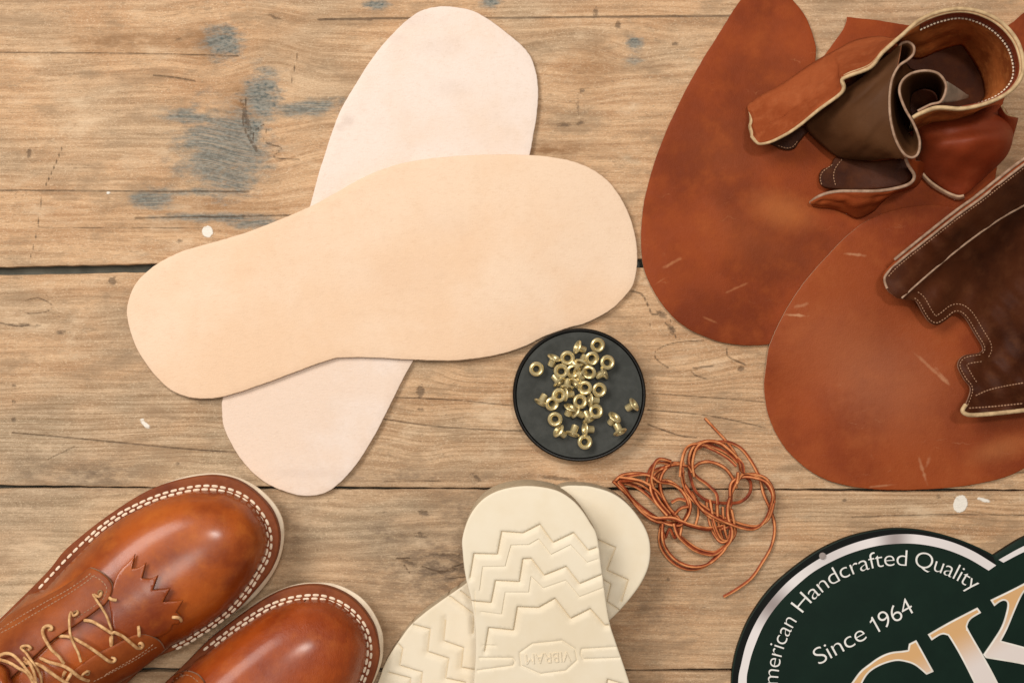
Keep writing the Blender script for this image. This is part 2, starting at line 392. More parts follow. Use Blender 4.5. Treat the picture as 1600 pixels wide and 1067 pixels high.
def wood_material():
    N = NT("weathered_pine"); px = N.px(); X, Y, _ = N.xy()
    def A(n): a = N.n('ShaderNodeAttribute'); a.attribute_name = n; return a.outputs['Fac']
    low = N.noise(N.scale(px, (.0022, .008, 1)), 1, 2)
    Yw = N.math('ADD', N.math('ADD', Y, A('warp')), N.math('MULTIPLY', N.math('SUBTRACT', low, .5), 30))
    cv = N.n('ShaderNodeCombineXYZ'); N.l(X, cv.inputs[0]); N.l(Yw, cv.inputs[1]); v = cv.outputs[0]
    g1 = N.noise(N.scale(v, (.005, .11, 1)), 1, 6, .62)
    g2 = N.noise(N.scale(v, (.016, .42, 1), (7, 3, 0)), 1, 5, .65)
    g3 = N.noise(N.scale(v, (.0035, .20, 1), (17, 31, 0)), 1, 3, .5)
    pat = N.noise(N.scale(px, (.0045, .007, 1), (4, 9, 0)), 1, 3, .6)
    pat2 = N.noise(N.scale(px, (.012, .02, 1), (14, 2, 0)), 1, 4, .6)
    spk = N.noise(N.scale(px, (.09, .16, 1)), 1, 4, .7)
    warm = N.mix(N.ramp(g1, .34, .66), (.420, .232, .118), (.640, .405, .228))
    grey = N.mix(N.ramp(g1, .34, .66), (.300, .212, .130), (.515, .380, .248))
    gf = N.math('ADD', A('greyness'), N.ramp(pat, .38, .68, -.30, .42), clamp=True)
    c = N.mix(gf, warm, grey)
    c = N.mix(N.ramp(pat2, .35, .75, 0, .35), c, N.mix(gf, (.68, .455, .27), (.57, .43, .285)))
    ln = N.math('SUBTRACT', 1.0, N.ramp(N.math('ABSOLUTE', N.math('SUBTRACT', g3, .47)), .0, .026))
    lns = N.math('MULTIPLY', ln, N.ramp(pat2, .38, .62, .12, .75))
    c = N.mix(N.math('MULTIPLY', lns, .55), c, (.20, .112, .05))
    c = N.mix(N.ramp(g2, .56, .78, 0, .50), c, (.22, .14, .075))
    c = N.mix(N.ramp(g2, .42, .20, 0, .45), c, (.76, .56, .36))
    w = N.n('ShaderNodeTexWave', wave_type='BANDS', bands_direction='Y'); N.l(N.scale(v, (.0015, .028, 1)), w.inputs['Vector'])
    w.inputs['Scale'].default_value = 1.6; w.inputs['Distortion'].default_value = 3.0; w.inputs['Detail'].default_value = 2; w.inputs['Detail Scale'].default_value = .6
    c = N.mix(N.math('MULTIPLY', A('fig'), N.ramp(w.outputs['Fac'], .72, .99, 0, .45)), c, (.23, .13, .06))
    c = N.mix(N.ramp(spk, .61, .74, 0, .55), c, (.17, .11, .063))
    c = N.mix(N.ramp(spk, .36, .24, 0, .45), c, (.76, .58, .39))
    grime = N.noise(N.scale(px, (.02, .05, 1), (50, 5, 0)), 1, 6, .7)
    c = N.mix(N.ramp(grime, .54, .72, 0, .50), c, (.26, .185, .115))
    fine = N.noise(N.scale(px, (.14, .75, 1), (8, 8, 0)), 1, 3, .7); fine2 = N.noise(N.scale(px, (.35, .5, 1), (1, 8, 0)), 1, 3, .7)
    c = N.mix(N.ramp(fine, .50, .70, 0, .50), c, (.20, .12, .065)); c = N.mix(N.ramp(fine2, .48, .30, 0, .45), c, (.82, .64, .44))
    blot = N.noise(N.scale(px, (.010, .022, 1), (21, 40, 0)), 1, 5, .65)
    c = N.mix(N.ramp(blot, .50, .66, 0, .55), c, (.29, .19, .112)); c = N.mix(N.ramp(blot, .46, .28, 0, .50), c, (.72, .54, .36))
    wob = N.noise(N.scale(px, (.045, .10, 1)), 1, 4, .7); wf = N.noise(N.scale(px, (.16, .26, 1), (3, 3, 0)), 1, 3, .6)
    wc = N.math('SUBTRACT', wob, .5)
    c = N.mix(N.math('MULTIPLY', A('brown'), N.ramp(wob, .35, .65, .35, 1.15), clamp=True), c, (.26, .135, .060))
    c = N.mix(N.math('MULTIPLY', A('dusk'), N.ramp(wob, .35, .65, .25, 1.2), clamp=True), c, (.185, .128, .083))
    b0 = N.ramp(N.math('ADD', A('blue'), N.math('MULTIPLY', wc, 2.8)), .45, 1.75, 1, 0)
    b0 = N.math('MULTIPLY', b0, N.ramp(wf, .30, .52, 1.0, .80))
    b1 = N.ramp(N.math('ADD', A('blue_grain'), N.math('ADD', N.math('MULTIPLY', wc, 2.0), N.math('MULTIPLY', N.math('SUBTRACT', pat2, .5), 2.0))), .55, 1.70, 1, 0)
    b1 = N.math('MULTIPLY', b1, N.ramp(g2, .42, .64, 1.0, .62)); b1 = N.math('MULTIPLY', b1, .86)
    c = N.mix(N.math('MAXIMUM', b0, b1), c, N.mix(N.ramp(N.math('ADD', N.math('MULTIPLY', wf, .5), N.math('MULTIPLY', g2, .5)), .38, .62), (.085, .104, .100), (.215, .245, .230)))
    wfc = N.math('SUBTRACT', wf, .5)
    dk = N.ramp(N.math('ADD', A('pits'), N.math('MULTIPLY', wfc, 9.0)), -2.4, 1.6, 1, 0)
    c = N.mix(N.math('MULTIPLY', dk, .62), c, (.075, .048, .032))
    sh = N.ramp(N.math('ADD', A('shakes'), N.math('MULTIPLY', wfc, 1.6)), -.9, .9, 1, 0)
    c = N.mix(N.math('MULTIPLY', sh, N.ramp(g1, .3, .6, .95, .65)), c, (.095, .058, .034)); dk = N.math('MAXIMUM', dk, N.math('MULTIPLY', sh, .8))
    wh = N.ramp(N.math('ADD', A('paint'), N.math('MULTIPLY', wfc, 4.0)), -.8, .8, 1, 0)
    c = N.mix(N.math('MULTIPLY', wh, .92), c, (.82, .77, .69))
    h = N.math('ADD', N.math('MULTIPLY', g2, .8), N.math('ADD', N.math('MULTIPLY', fine, .5), N.math('MULTIPLY', spk, .5)))
    h = N.math('SUBTRACT', h, N.math('MULTIPLY', dk, 1.4)); h = N.math('ADD', h, N.math('MULTIPLY', wh, .8))
    return N.done(c, N.ramp(g1, .3, .7, .80, .62), N.bump(h, .55, .0009), Specular_IOR_Level=.22)

def leather(name, dark, mid, light, rough=.5, spec=.4, scr=.25, bump=.25, sc=1.0, seed=0.0, coat=0.0, pale=(.62, .30, .14), crease=0.0, marks=()):
    N = NT(name); px = N.px()
    v = N.scale(px, (sc, sc, sc), (seed, seed * 2, 0))
    a = N.noise(v, .0065, 5, .6); b = N.noise(v, .03, 4, .6); f = N.noise(v, .55, 3, .6); f2 = N.noise(v, .16, 3, .6)
    c = N.mix(N.ramp(a, .33, .62), dark, mid)
    c = N.mix(N.ramp(b, .45, .78, 0, .38), c, light)
    c = N.mix(N.ramp(a, .60, .75, 0, .4), c, light)
    c = N.mix(N.ramp(f2, .50, .8, 0, .22), c, dark)
    wv = N.noise(N.scale(px, (.05, .05, 1), (seed, 1, 0)), 1, 3, .6, col=True)
    dv = N.n('ShaderNodeVectorMath', operation='MULTIPLY_ADD'); N.l(wv, dv.inputs[0]); dv.inputs[1].default_value = (26, 26, 0); N.l(px, dv.inputs[2])
    fl = N.noise(N.scale(dv.outputs[0], (.02, .26, 1), (seed, 11, 0), .7), 1, 3, .6)
    fm = N.noise(N.scale(px, (.018, .018, 1), (9 + seed, 5, 0)), 1, 2)
    c = N.mix(N.math('MULTIPLY', N.math('MULTIPLY', N.ramp(fl, .62, .76), N.ramp(fm, .48, .64)), scr * .55), c, pale)
    if marks:
        mw = N.noise(N.scale(px, (.10, .10, 1)), 1, 2, .5)
        for e in marks:
            c = N.mix(N.math('MULTIPLY', N.ell(*e[:5], soft=.95 if len(e) > 6 else .6, wob=mw, amt=.5 if len(e) > 6 else 2.4), e[5]), c, e[6] if len(e) > 6 else pale)
    h = N.math('ADD', N.math('MULTIPLY', f, .7), N.math('MULTIPLY', f2, .6))
    if crease:
        w = N.noise(N.scale(px, (.10, .025, .1), (2, 7, 0), .9), 1, 4, .6, .6); h = N.math('ADD', h, N.math('MULTIPLY', w, crease))
    nb = N.bump(h, bump, .0006)
    return N.done(c, N.ramp(b, .3, .7, rough - .06, rough + .08), nb, Specular_IOR_Level=spec, Coat_Weight=coat, Coat_Roughness=.20)

def plain(name, c1, c2, rough=.6, sc=.05, bump=.1, spec=.3, fine=.4, metallic=0.0):
    N = NT(name); px = N.px(); a = N.noise(px, sc, 4, .6); f = N.noise(px, fine, 3, .6)
    c = N.mix(N.ramp(a, .3, .7), c1, c2)
    return N.done(c, rough, N.bump(f, bump, .0005), Specular_IOR_Level=spec, Metallic=metallic)

M = {}
M['wood'] = wood_material()
M['under'] = plain("old_underboard", (.06, .06, .048), (.13, .125, .10), .9, .02)
M['vamp'] = leather("oiled_brown_leather", (.160, .027, .0058), (.262, .049, .0105), (.35, .082, .019), .60, .13, .5, .55, pale=(.48, .20, .085),
    marks=[(1222, 330, 42, 22, .3, .42, (.50, .165, .045)), (1130, 240, 60, 50, 0, .14, (.42, .12, .035)), (1205, 120, 60, 70, 0, .14, (.38, .10, .03)), (1170, 370, 70, 40, .4, .14, (.42, .13, .04)), (1090, 470, 60, 40, .5, .3, (.17, .032, .008)), (1060, 230, 20, 90, .25, .3, (.18, .034, .009)), (1048, 412, 12, 2.5, -.5, .5), (1150, 450, 14, 1.6, -.4, .35), (1108, 500, 10, 1.5, .4, .3), (1030, 440, 8, 1.4, -.6, .3), (1290, 400, 50, 40, 0, .25, (.20, .045, .012))])
M['vamp2'] = leather("oiled_russet_leather", (.190, .032, .0070), (.282, .057, .0125), (.35, .092, .026), .58, .14, .45, .55, seed=31, pale=(.50, .25, .13),
    marks=[(1243, 493, 13, 1.8, .05, .85), (1248, 478, 10, 2.5, -.3, .4), (1332, 399, 12, 2, .1, .6), (1452, 575, 30, 2.2, .75, .5), (1470, 588, 12, 2.6, .9, .5), (1440, 735, 2.6, 16, -.3, .5), (1448, 720, 3, 10, .3, .35), (1374, 758, 16, 1.5, -.1, .4), (1330, 560, 90, 60, .3, .35, (.40, .145, .07)), (1400, 620, 80, 60, 0, .25, (.42, .15, .07)), (1560, 700, 40, 14, -.3, .35, (.48, .18, .06)), (1390, 500, 60, 90, -.5, .25, (.21, .045, .014)), (1500, 660, 70, 50, 0, .25, (.24, .05, .015)), (1270, 620, 40, 80, 0, .22, (.38, .075, .02))])
M['quarter'] = leather("red_brown_leather", (.160, .026, .008), (.260, .044, .013), (.35, .080, .026), .50, .25, .2, .3, seed=12)
M['rough_side'] = leather("napped_leather", (.250, .052, .014), (.350, .086, .027), (.46, .145, .055), .85, .1, .25, .8, 2.0, 5, pale=(.66, .36, .2))
M['suede'] = leather("suede_inside", (.270, .065, .014), (.520, .150, .035), (.80, .31, .085), .85, .1, .5, .8, 3.0, 9)
M['lining'] = leather("dark_lining_leather", (.030, .0066, .0018), (.066, .0165, .0048), (.120, .040, .014), .50, .10, .15, .3, 1.5, 21, pale=(.25, .12, .07))
M['tongue'] = leather("olive_brown_leather", (.056, .022, .0085), (.085, .034, .0125), (.118, .050, .020), .62, .12, .1, .3, 1.0, 3, pale=(.2, .1, .05))
M['cutedge'] = plain("cut_leather_edge", (.52, .33, .20), (.68, .47, .31), .8, .08)
M['brownedge'] = plain("brown_leather_edge", (.20, .06, .025), (.36, .15, .07), .75, .08)
M['cream_edge'] = plain("cream_folded_edge", (.38, .25, .13), (.60, .42, .23), .7, .1, .2)
M['pink_edge'] = plain("pinkish_folded_edge", (.25, .145, .09), (.41, .265, .18), .7, .1, .2)
M['thread'] = plain("cream_thread", (.72, .54, .38), (.88, .74, .58), .7, .2, .3)
M['thread_dim'] = plain("tan_thread", (.26, .13, .07), (.40, .225, .135), .75, .2, .3)
M['boot'] = leather("polished_boot_leather", (.175, .026, .0030), (.385, .080, .0080), (.54, .155, .017), .42, .20, .10, .30, 1.1, 41, coat=.36, pale=(.50, .2, .06))
M['boot2'] = leather("polished_creased_leather", (.205, .029, .0040), (.355, .064, .0080), (.49, .125, .017), .42, .22, .10, .55, 1.1, 61, coat=.32, pale=(.50, .2, .06), crease=1.0)
M['boot_dark'] = leather("boot_quarter_leather", (.170, .032, .006), (.310, .070, .012), (.43, .125, .025), .50, .25, .15, .3, 1.4, 51, pale=(.50, .22, .08))
M['welt'] = leather("brown_welt", (.150, .034, .011), (.225, .060, .019), (.31, .100, .036), .55, .15, .1, .3, 2, 8)
M['crepe'] = plain("cream_crepe", (.78, .63, .47), (.88, .74, .57), .75, .05, .3)
M['lace'] = plain("tan_rawhide_lace", (.42, .20, .075), (.74, .46, .22), .65, .12, .3)
M['hide'] = None

def insole_mat(name, a, b, spots, seed):
    N = NT(name); px = N.px(); v = N.scale(px, (1, 1, 1), (seed, seed, 0))
    X, Y, _ = N.xy(); n1 = N.math('ADD', N.noise(v, .006, 4, .6), N.ramp(Y, 250, 700, .10, -.12)); n2 = N.noise(v, .05, 5, .65); f = N.noise(v, .5, 3)
    c = N.mix(N.ramp(n1, .34, .66), a, b)
    c = N.mix(N.ramp(n2, .45, .8, 0, .28), c, tuple(x * .86 for x in a)); f3 = N.noise(N.scale(v, (.12, .30, .2), (5, 5, 0), .4), 1, 5, .75)
    c = N.mix(N.ramp(f3, .50, .74, 0, .30), c, (a[0] * .80, a[1] * .74, a[2] * .68)); c = N.mix(N.ramp(f3, .44, .26, 0, .4), c, (min(b[0] * 1.06, .9), b[1] * 1.07, b[2] * 1.1))
    por = N.noise(v, .8, 2, .5); c = N.mix(N.ramp(por, .66, .74, 0, .25), c, (.50, .34, .22))
    wob = N.noise(v, .09, 5, .75)
    for cx, cy, rx, ry, s in spots:
        c = N.mix(N.math('MULTIPLY', N.ell(cx, cy, rx, ry, 0, soft=.8, wob=wob, amt=2.2), s), c, (.46, .33, .27))
    return N.done(c, .66, N.bump(N.math('ADD', f, f3), .30, .0006), Specular_IOR_Level=.22)
M['tan'] = insole_mat("veg_tan_insole", (.765, .535, .362), (.79, .588, .428), [(620, 430, 60, 30, .05), (700, 350, 40, 20, .06)], 3)
M['pale'] = insole_mat("pale_insole", (.765, .595, .478), (.785, .660, .580), [(545, 190, 9, 8, .28), (532, 200, 7, 5, .25), (620, 62, 12, 8, .14), (705, 140, 24, 12, .12), (690, 75, 30, 14, .10), (480, 738, 60, 7, .14), (640, 30, 20, 12, .2)], 9)
M['insole_edge'] = plain("insole_cut_edge", (.34, .20, .11), (.52, .34, .20), .85, .35, .5)
M['rubber'] = plain("cream_rubber", (.735, .630, .465), (.775, .685, .535), .6, .012, .06, .3)
M['rubber_side'] = plain("rough_shaded_rubber_side", (.44, .35, .235), (.54, .44, .30), .85, .12, .8, .2, .25)  # rough sole sides, the rubber colour darkened to carry their shade
M['disc'] = plain("dark_grey_lid", (.040, .042, .038), (.058, .060, .055), .7, .05, .3, .15, .6)
M['rim'] = plain("black_rim", (.004, .0035, .003), (.008, .007, .006), .40, .05, .1, .2)
def brass():
    N = NT("pale_brass"); px = N.px(); a = N.noise(px, .12, 3)
    return N.done(N.mix(a, (.52, .40, .17), (.86, .74, .44)), .33, None, Metallic=.70, Specular_IOR_Level=.5)
M['brass'] = brass()
def lace_mat(nm, c1, c2):
    N = NT(nm); px = N.px(); a = N.ramp(N.noise(px, .05, 3), .36, .62); f = N.noise(px, .5, 2)
    g = N.n('ShaderNodeNewGeometry'); s = N.n('ShaderNodeSeparateXYZ'); N.l(g.outputs['True Normal'], s.inputs[0])
    c = N.mix(a, c1, c2)
    return N.done(c, .60, N.bump(f, .5, .0006), Specular_IOR_Level=.25)
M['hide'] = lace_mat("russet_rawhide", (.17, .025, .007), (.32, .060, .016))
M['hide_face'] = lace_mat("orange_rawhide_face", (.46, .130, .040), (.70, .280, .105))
M['green'] = plain("dark_green_enamel", (.0030, .0125, .0080), (.0042, .0160, .0100), .45, .02, .03, .16)
M['black'] = plain("black_enamel", (.0030, .0040, .0034), (.005, .006, .005), .45, .02, .03, .14)
M['print_white'] = plain("white_lettering", (.72, .70, .66), (.80, .78, .74), .5, .05, .03)
M['print_line'] = plain("pale_letter_outline", (.66, .61, .54), (.80, .76, .70), .5, .05, .03)
M['print_shade'] = plain("dark_gold_keyline", (.10, .07, .035), (.15, .11, .065), .5, .05, .03)
def silver_ring():
    N = NT("printed_silver_ring"); X, Y, _ = N.xy()
    ang = N.math('ARCTAN2', N.math('SUBTRACT', Y, 1075), N.math('SUBTRACT', X, 1402))
    d = None
    for a0, w, s in [(-1.60, .16, .85), (-2.55, .22, .9), (-1.15, .5, .12), (-2.05, .3, .25)]:
        m = N.math('MULTIPLY', N.ramp(N.math('ABSOLUTE', N.math('SUBTRACT', ang, a0)), 0, w, 1, 0), s)
        d = m if d is None else N.math('MAXIMUM', d, m)
    return N.done(N.mix(d, (.74, .69, .68), (.26, .205, .20)), .45)
M['ring'] = silver_ring()
def gold_fade():
    N = NT("printed_gold_fade"); X, Y, _ = N.xy()
    u = N.math('ADD', N.math('MULTIPLY', X, .485), N.math('MULTIPLY', Y, .875))
    c = N.mix(N.ramp(u, 1583, 1652), (.62, .36, .155), (.70, .62, .585))
    return N.done(c, .5)
M['gold'] = gold_fade()

# ------------------------------------------------------------------ the bench top
bench = thing("tabletop", "worn pine plank bench top with blue grey stains and paint flecks", "tabletop", kind="structure")
def plank(y0a, y0b, y1a, y1b, zoff):
    """board between two slightly sloping edges, given at x=0 and at x=1600; fine grid where the marks are"""
    xs = np.concatenate([np.arange(-968, -8, 40.0), np.arange(-8, 1608, 4.0), np.arange(1640, 2600, 40.0)])
    ed = lambda a, b, k: a + (b - a) * xs / 1600 + .45 * np.interp(xs, np.arange(-980, 2620, 14.0), RNG.normal(0, 1, 258)) + .8 * np.sin(xs * .013 + k)
    e0 = ed(y0a, y0b, y0a); e1 = ed(y1a, y1b, y1a); rp = 2.2
    hgt = y1a - y0a
    core = np.arange(rp, hgt - rp, 1.9) if y0a >= -1 and y1a < 1100 else None
    if core is None:
        ys = np.arange(rp, hgt - rp, 1.9); yy = y0a + ys
        m = (yy > -8) & (yy < 1075); core = ys[::14] if not m.any() else np.concatenate([ys[~m][::14][ys[~m][::14] < ys[m][0]], ys[m], ys[~m][::14][ys[~m][::14] > ys[m][-1]]])
    v = np.concatenate([[0, .5, 1.2], core, [hgt - 1.2, hgt - .5, hgt]]); tt = v / hgt
    n, m = len(xs), len(v)
    Y = e0[:, None] * (1 - tt) + e1[:, None] * tt; X = np.repeat(xs[:, None], m, 1)
    dd = np.minimum(v, hgt - v); r = .0007; q_ = np.clip(dd * S, 0, r); drop = r - np.sqrt(np.maximum(r * r - (r - q_) ** 2, 0))
    Z = zoff + .00018 * np.sin(X * .006 + Y * .02) - drop[None]
    f = (H - 0 * Z) / H
    co = np.stack([(X - 800) * S * f, (533.5 - Y) * S * f, Z], -1).reshape(-1, 3)
    idx = np.arange(n * m).reshape(n, m)
    F = np.stack([idx[:-1, :-1], idx[:-1, 1:], idx[1:, 1:], idx[1:, :-1]], -1).reshape(-1, 4)
    rim = np.concatenate([idx[:, 0], idx[1:, -1], idx[-1, -2:0:-1], idx[0, -1:0:-1]]) if False else np.concatenate([idx[0, :], idx[1:, -1], idx[-1, -2::-1], idx[-2:0:-1, 0]])
    nb = len(co); low = co[rim].copy(); low[:, 2] = zoff - .006; co = np.concatenate([co, low]); k = len(rim)
    W_ = [[int(rim[(i + 1) % k]), int(rim[i]), nb + i, nb + (i + 1) % k] for i in range(k)]
    me = bpy.data.meshes.new("plank"); me.from_pydata(co.tolist(), [], F.tolist() + W_ + [[nb + i for i in range(k)]]); me.update(); sharpen(me, 50)
    q = np.stack([X.ravel(), Y.ravel()], 1)
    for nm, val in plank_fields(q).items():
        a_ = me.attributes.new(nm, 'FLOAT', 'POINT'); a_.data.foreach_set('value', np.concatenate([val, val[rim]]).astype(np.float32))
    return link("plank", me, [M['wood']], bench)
plank(-330, -330, 416.5, 397, -.0003)
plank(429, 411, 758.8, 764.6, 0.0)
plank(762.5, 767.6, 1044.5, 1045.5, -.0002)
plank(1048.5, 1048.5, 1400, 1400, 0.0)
plank(1403, 1403, 1760, 1762, -.0002)
plank(-690, -688, -333, -333, 0.0)
plank(-1060, -1060, -693, -691, -.0002)
sheet("underboard", [(-960, -1055, 'c'), (2550, -1055, 'c'), (2550, 1755, 'c'), (-960, 1755, 'c')], const(-.0069), .01, [M['under'], M['under']], bench, grid=60, r=.0004)
settle(bench)
ZT = .0004   # everything rests just above the boards

# ------------------------------------------------------------------ insoles
pale_ol = [(485.4, 318), (496.5, 277), (508, 240), (530, 177.6), (559.5, 125.8), (589, 81.4), (618.7, 48), (640.9, 28), (663, 15.5), (692.7, 10.4), (729.7, 14.8), (759.3, 28), (796.3, 55.5), (822.2, 79), (835.5, 105), (840.7, 137), (839, 178), (834, 207), (827.4, 243),
           (806, 310), (768, 378), (722, 445), (682, 505), (644.6, 565), (618.7, 614.4), (589, 673.6), (559.5, 721.7), (529.9, 755), (504, 771), (470.6, 774), (433.6, 763), (404, 746), (374.4, 714), (352.2, 673.6), (347, 644), (350.7, 614), (380, 560), (425, 490), (462, 400)]
pale = sheet("insole", pale_ol, const(ZT + .0030), .0030, [M['pale'], M['insole_edge']], grid=12, r=.0005, step=3.5, wob=.13)
tag(pale, "pale pinkish leather insole lying beneath the tan insole", "insole", "pair of crossed leather insoles"); settle(pale)
tan_ol = [(198.4, 492.5), (203.6, 461), (219, 434.7), (248, 411), (285, 392.7), (337.5, 377.5), (390, 361.5), (442.5, 341), (484.5, 323), (521, 303.5), (558, 282.5), (600, 264), (642, 252.6), (694.5, 245.7), (757.5, 242), (825.7, 242.6), (878, 248.4), (920, 262), (951.7, 285), (975.3, 319), (991, 361), (995.8, 403), (991, 440), (978, 461), (957, 482), (920, 503), (886, 513), (850, 526), (820, 541), (790, 551), (757.5, 558), (705, 563.3), (642, 561.8), (579, 558.6), (537, 558.6), (516, 561.8), (474, 576.5), (411, 600), (353, 618.5), (316.5, 622.7), (285, 617.4), (258.7, 602.7), (232.5, 573.8), (211.5, 539.7)]
pol = catmull(pale_ol, 8, True)
def tan_z(x, y):
    q = np.stack([np.ravel(x), np.ravel(y)], 1); d, _ = segdist(q, pol, True); d[inside(q, pol)] = 0
    return (ZT + .0064 - .0030 * sstep(30, 210, d)).reshape(np.shape(x))
tan = sheet("insole", tan_ol, tan_z, .0031, [M['tan'], M['insole_edge']], grid=12, r=.0005, step=3.5, wob=.13)
tag(tan, "smooth tan leather insole laid crosswise on top of the paler one", "insole", "pair of crossed leather insoles"); settle(tan)

# ------------------------------------------------------------------ round lid and eyelets
def lathe(prof, n=128):
    vs = []; fs = []; k = len(prof)
    for i in range(n):
        a = 2 * math.pi * i / n
        for r, z in prof: vs.append((r * math.cos(a), r * math.sin(a), z))
    for i in range(n):
        for j in range(k - 1):
            a = i * k + j; b = ((i + 1) % n) * k + j; fs.append([a, b, b + 1, a + 1])
    return vs, fs
LZ = .0125
lc = P(905.3, 617, LZ); R0 = 104.3 * S * (H - LZ) / H
lid = thing("round_lid", "shallow black round lid holding the brass eyelets", "lid"); lid.location = (lc.x, lc.y, ZT)
def lathe_obj(name, prof, mat, parent, n=128):
    vs, fs = lathe(prof, n); me = bpy.data.meshes.new(name); me.from_pydata(vs, [], fs); me.update(); bm = bmesh.new(); bm.from_mesh(me)
    bmesh.ops.remove_doubles(bm, verts=bm.verts, dist=1e-7); bmesh.ops.recalc_face_normals(bm, faces=bm.faces); bm.to_mesh(me); bm.free(); sharpen(me, 35)
    return link(name, me, [mat], parent)
lathe_obj("rim", [(R0 - .0004, 0), (R0, .0004), (R0, LZ - .0016), (R0 - .0003, LZ - .0007), (R0 - .0009, LZ - .0002), (R0 - .0015, LZ - .0003), (R0 - .0020, LZ - .0009), (R0 - .0021, LZ - .0016), (R0 - .0024, .0), (R0 - .0004, 0)], M['rim'], lid)
lathe_obj("disc", [(0, LZ - .0011), (R0 - .0052, LZ - .0011), (R0 - .0047, LZ - .0010), (R0 - .0042, LZ - .0011), (R0 - .0023, LZ - .0011), (R0 - .0026, LZ - .0032), (0, LZ - .0032)], M['disc'], lid)
DZ = ZT + LZ - .0011
def eyelet_mesh():
    fr, br, L = .00425, .00215, .0050
    prof = [(br, -L), (br, -.0012), (br + .0003, -.0004), (fr - .0003, -.0003), (fr, .0001), (fr - .0002, .00045), (fr - .0010, .00085), (br + .0008, .00075), (br + .0001, .0002), (br - .0004, -.0010), (br - .0004, -L), (br, -L)]
    vs, fs = lathe(prof, 32); me = bpy.data.meshes.new("eyelet"); me.from_pydata(vs, [], fs); me.update(); bm = bmesh.new(); bm.from_mesh(me)
    bmesh.ops.remove_doubles(bm, verts=bm.verts, dist=1e-7); bmesh.ops.recalc_face_normals(bm, faces=bm.faces); bm.to_mesh(me); bm.free(); sharpen(me, 40)
    me.materials.append(M['brass']); return me
EM = eyelet_mesh(); FR, BL = .00425, .0050
def R9(x, y): return 820 + x / 7.621, 530 + y / 7.621
def R4(x, y): return 780 + x / 4.268, 490 + y / 4.268
UP = [  # (px,py), tilt x/y degrees, lift mm, label
    (R9(140, 355), 3, 5, 0, "brass eyelet standing flange up, alone at the left of the lid"),
    (R9(508, 225), 4, -4, 0, "bright flange-up eyelet at the upper left corner of the pile"),
    (R9(868, 72), 6, 8, 0, "topmost flange-up brass eyelet, nearest the upper rim of the lid"),
    (R9(800, 230), 14, 10, 1.2, "tilted open eyelet directly below the topmost one"),
    (R9(985, 275), -4, 6, 0, "flange-up eyelet at the upper right corner of the pile"),
    (R9(432, 378), -8, -6, 1.0, "thin-ringed eyelet below the upper left corner one"),
    (R9(578, 380), 20, 12, 1.5, "dull tilted eyelet half buried at the upper middle of the pile"),
    (R9(762, 395), 16, -14, .6, "shaded eyelet two below the topmost one in the pile"),
    (R9(715, 578), 10, -12, .8, "flange-up eyelet touching the left side of the right edge one"),
    (R9(888, 602), 4, 6, 0, "bright flange-up eyelet on the right edge of the pile at mid height"),
    (R9(660, 740), -5, 8, .4, "flange-up eyelet in the centre of the pile"),
    (R9(405, 665), -14, -18, 1.6, "tilted eyelet resting on another at the left edge of the pile"),
    (R9(328, 768), 12, 16, .3, "lower eyelet of the overlapping two at the left edge"),
    (R9(848, 855), -8, 12, .5, "flange-up eyelet at the lower right of the pile"),
    (R9(360, 952), 4, -5, 0, "bright flange-up eyelet at the lower left of the pile"),
    (R4(572, 855), -4, 4, 0, "bottommost flange-up brass eyelet on the lid")]
SIDE = [  # flange px, barrel end px, lift mm, label
    (R9(625, 95), R9(700, 125), 0, "toppled eyelet just left of the topmost one"),
    (R9(350, 222), R9(312, 312), 0, "toppled eyelet at the upper left, barrel pointing down"),
    (R9(675, 285), R9(722, 190), 1.2, "toppled eyelet wedged under the tilted open one at the top"),
    (R9(945, 398), R9(860, 440), 0, "toppled eyelet on the upper right edge with barrel pointing left"),
    (R9(410, 512), R9(350, 440), 0, "toppled eyelet below the thin-ringed one, barrel up to the left"),
    (R9(502, 572), R9(512, 488), .6, "toppled eyelet in the middle with its barrel pointing straight up"),
    (R9(600, 520), R9(678, 462), .5, "toppled eyelet with dark open flange in the upper middle"),
    (R9(478, 655), R9(568, 655), 1.0, "toppled eyelet in the middle with barrel pointing right"),
    (R9(190, 752), R9(238, 670), 0, "leftmost toppled eyelet, outside the overlapping two"),
    (R9(545, 812), R9(515, 890), .4, "toppled eyelet left of the centre one with flange to the top"),
    (R9(608, 860), R9(690, 905), .3, "toppled eyelet with shiny barrel just below the centre one"),
    (R9(778, 722), R9(880, 728), .3, "toppled eyelet squeezed between the lower right and right edge ones"),
    (R9(765, 955), R9(728, 880), .2, "toppled eyelet left of the lower right one, barrel pointing up"),
    (R4(395, 780), R4(438, 812), 0, "toppled eyelet just below the bright lower left one"),
    (R4(490, 800), R4(508, 752), 0, "toppled eyelet at the bottom with its barrel pointing up"),
    (R4(572, 770), R4(620, 772), 0, "toppled eyelet standing on its flange edge above the bottommost one"),
    (R4(898, 605), R4(852, 636), 0, "rightmost eyelet, lying alone near the right rim"),
    (R4(770, 690), R4(740, 735), 0, "upper of the two loose eyelets lying together at the lower right"),
    (R4(805, 788), R4(785, 742), 1.6, "lower of the two loose eyelets lying together at the lower right"),
    (R9(640, 345), R9(600, 300), 1.4, "small eyelet lying on its side between the upper ones"),
    (R9(690, 430), R9(620, 400), 1.6, "gleaming eyelet lying on top of the upper middle of the pile")]
def put_eyelet(M4, label):
    o = bpy.data.objects.new("eyelet", EM); SC.collection.objects.link(o); o.matrix_world = M4
    tag(o, label, "eyelet", "brass eyelets in a pile on the black lid")
for (p, tx, ty, lift, lab) in UP:
    z = DZ + BL + lift / 1000; L = P(p[0], p[1], z)
    put_eyelet(Matrix.Translation(L) @ Matrix.Rotation(math.radians(tx), 4, 'X') @ Matrix.Rotation(math.radians(ty), 4, 'Y'), lab)
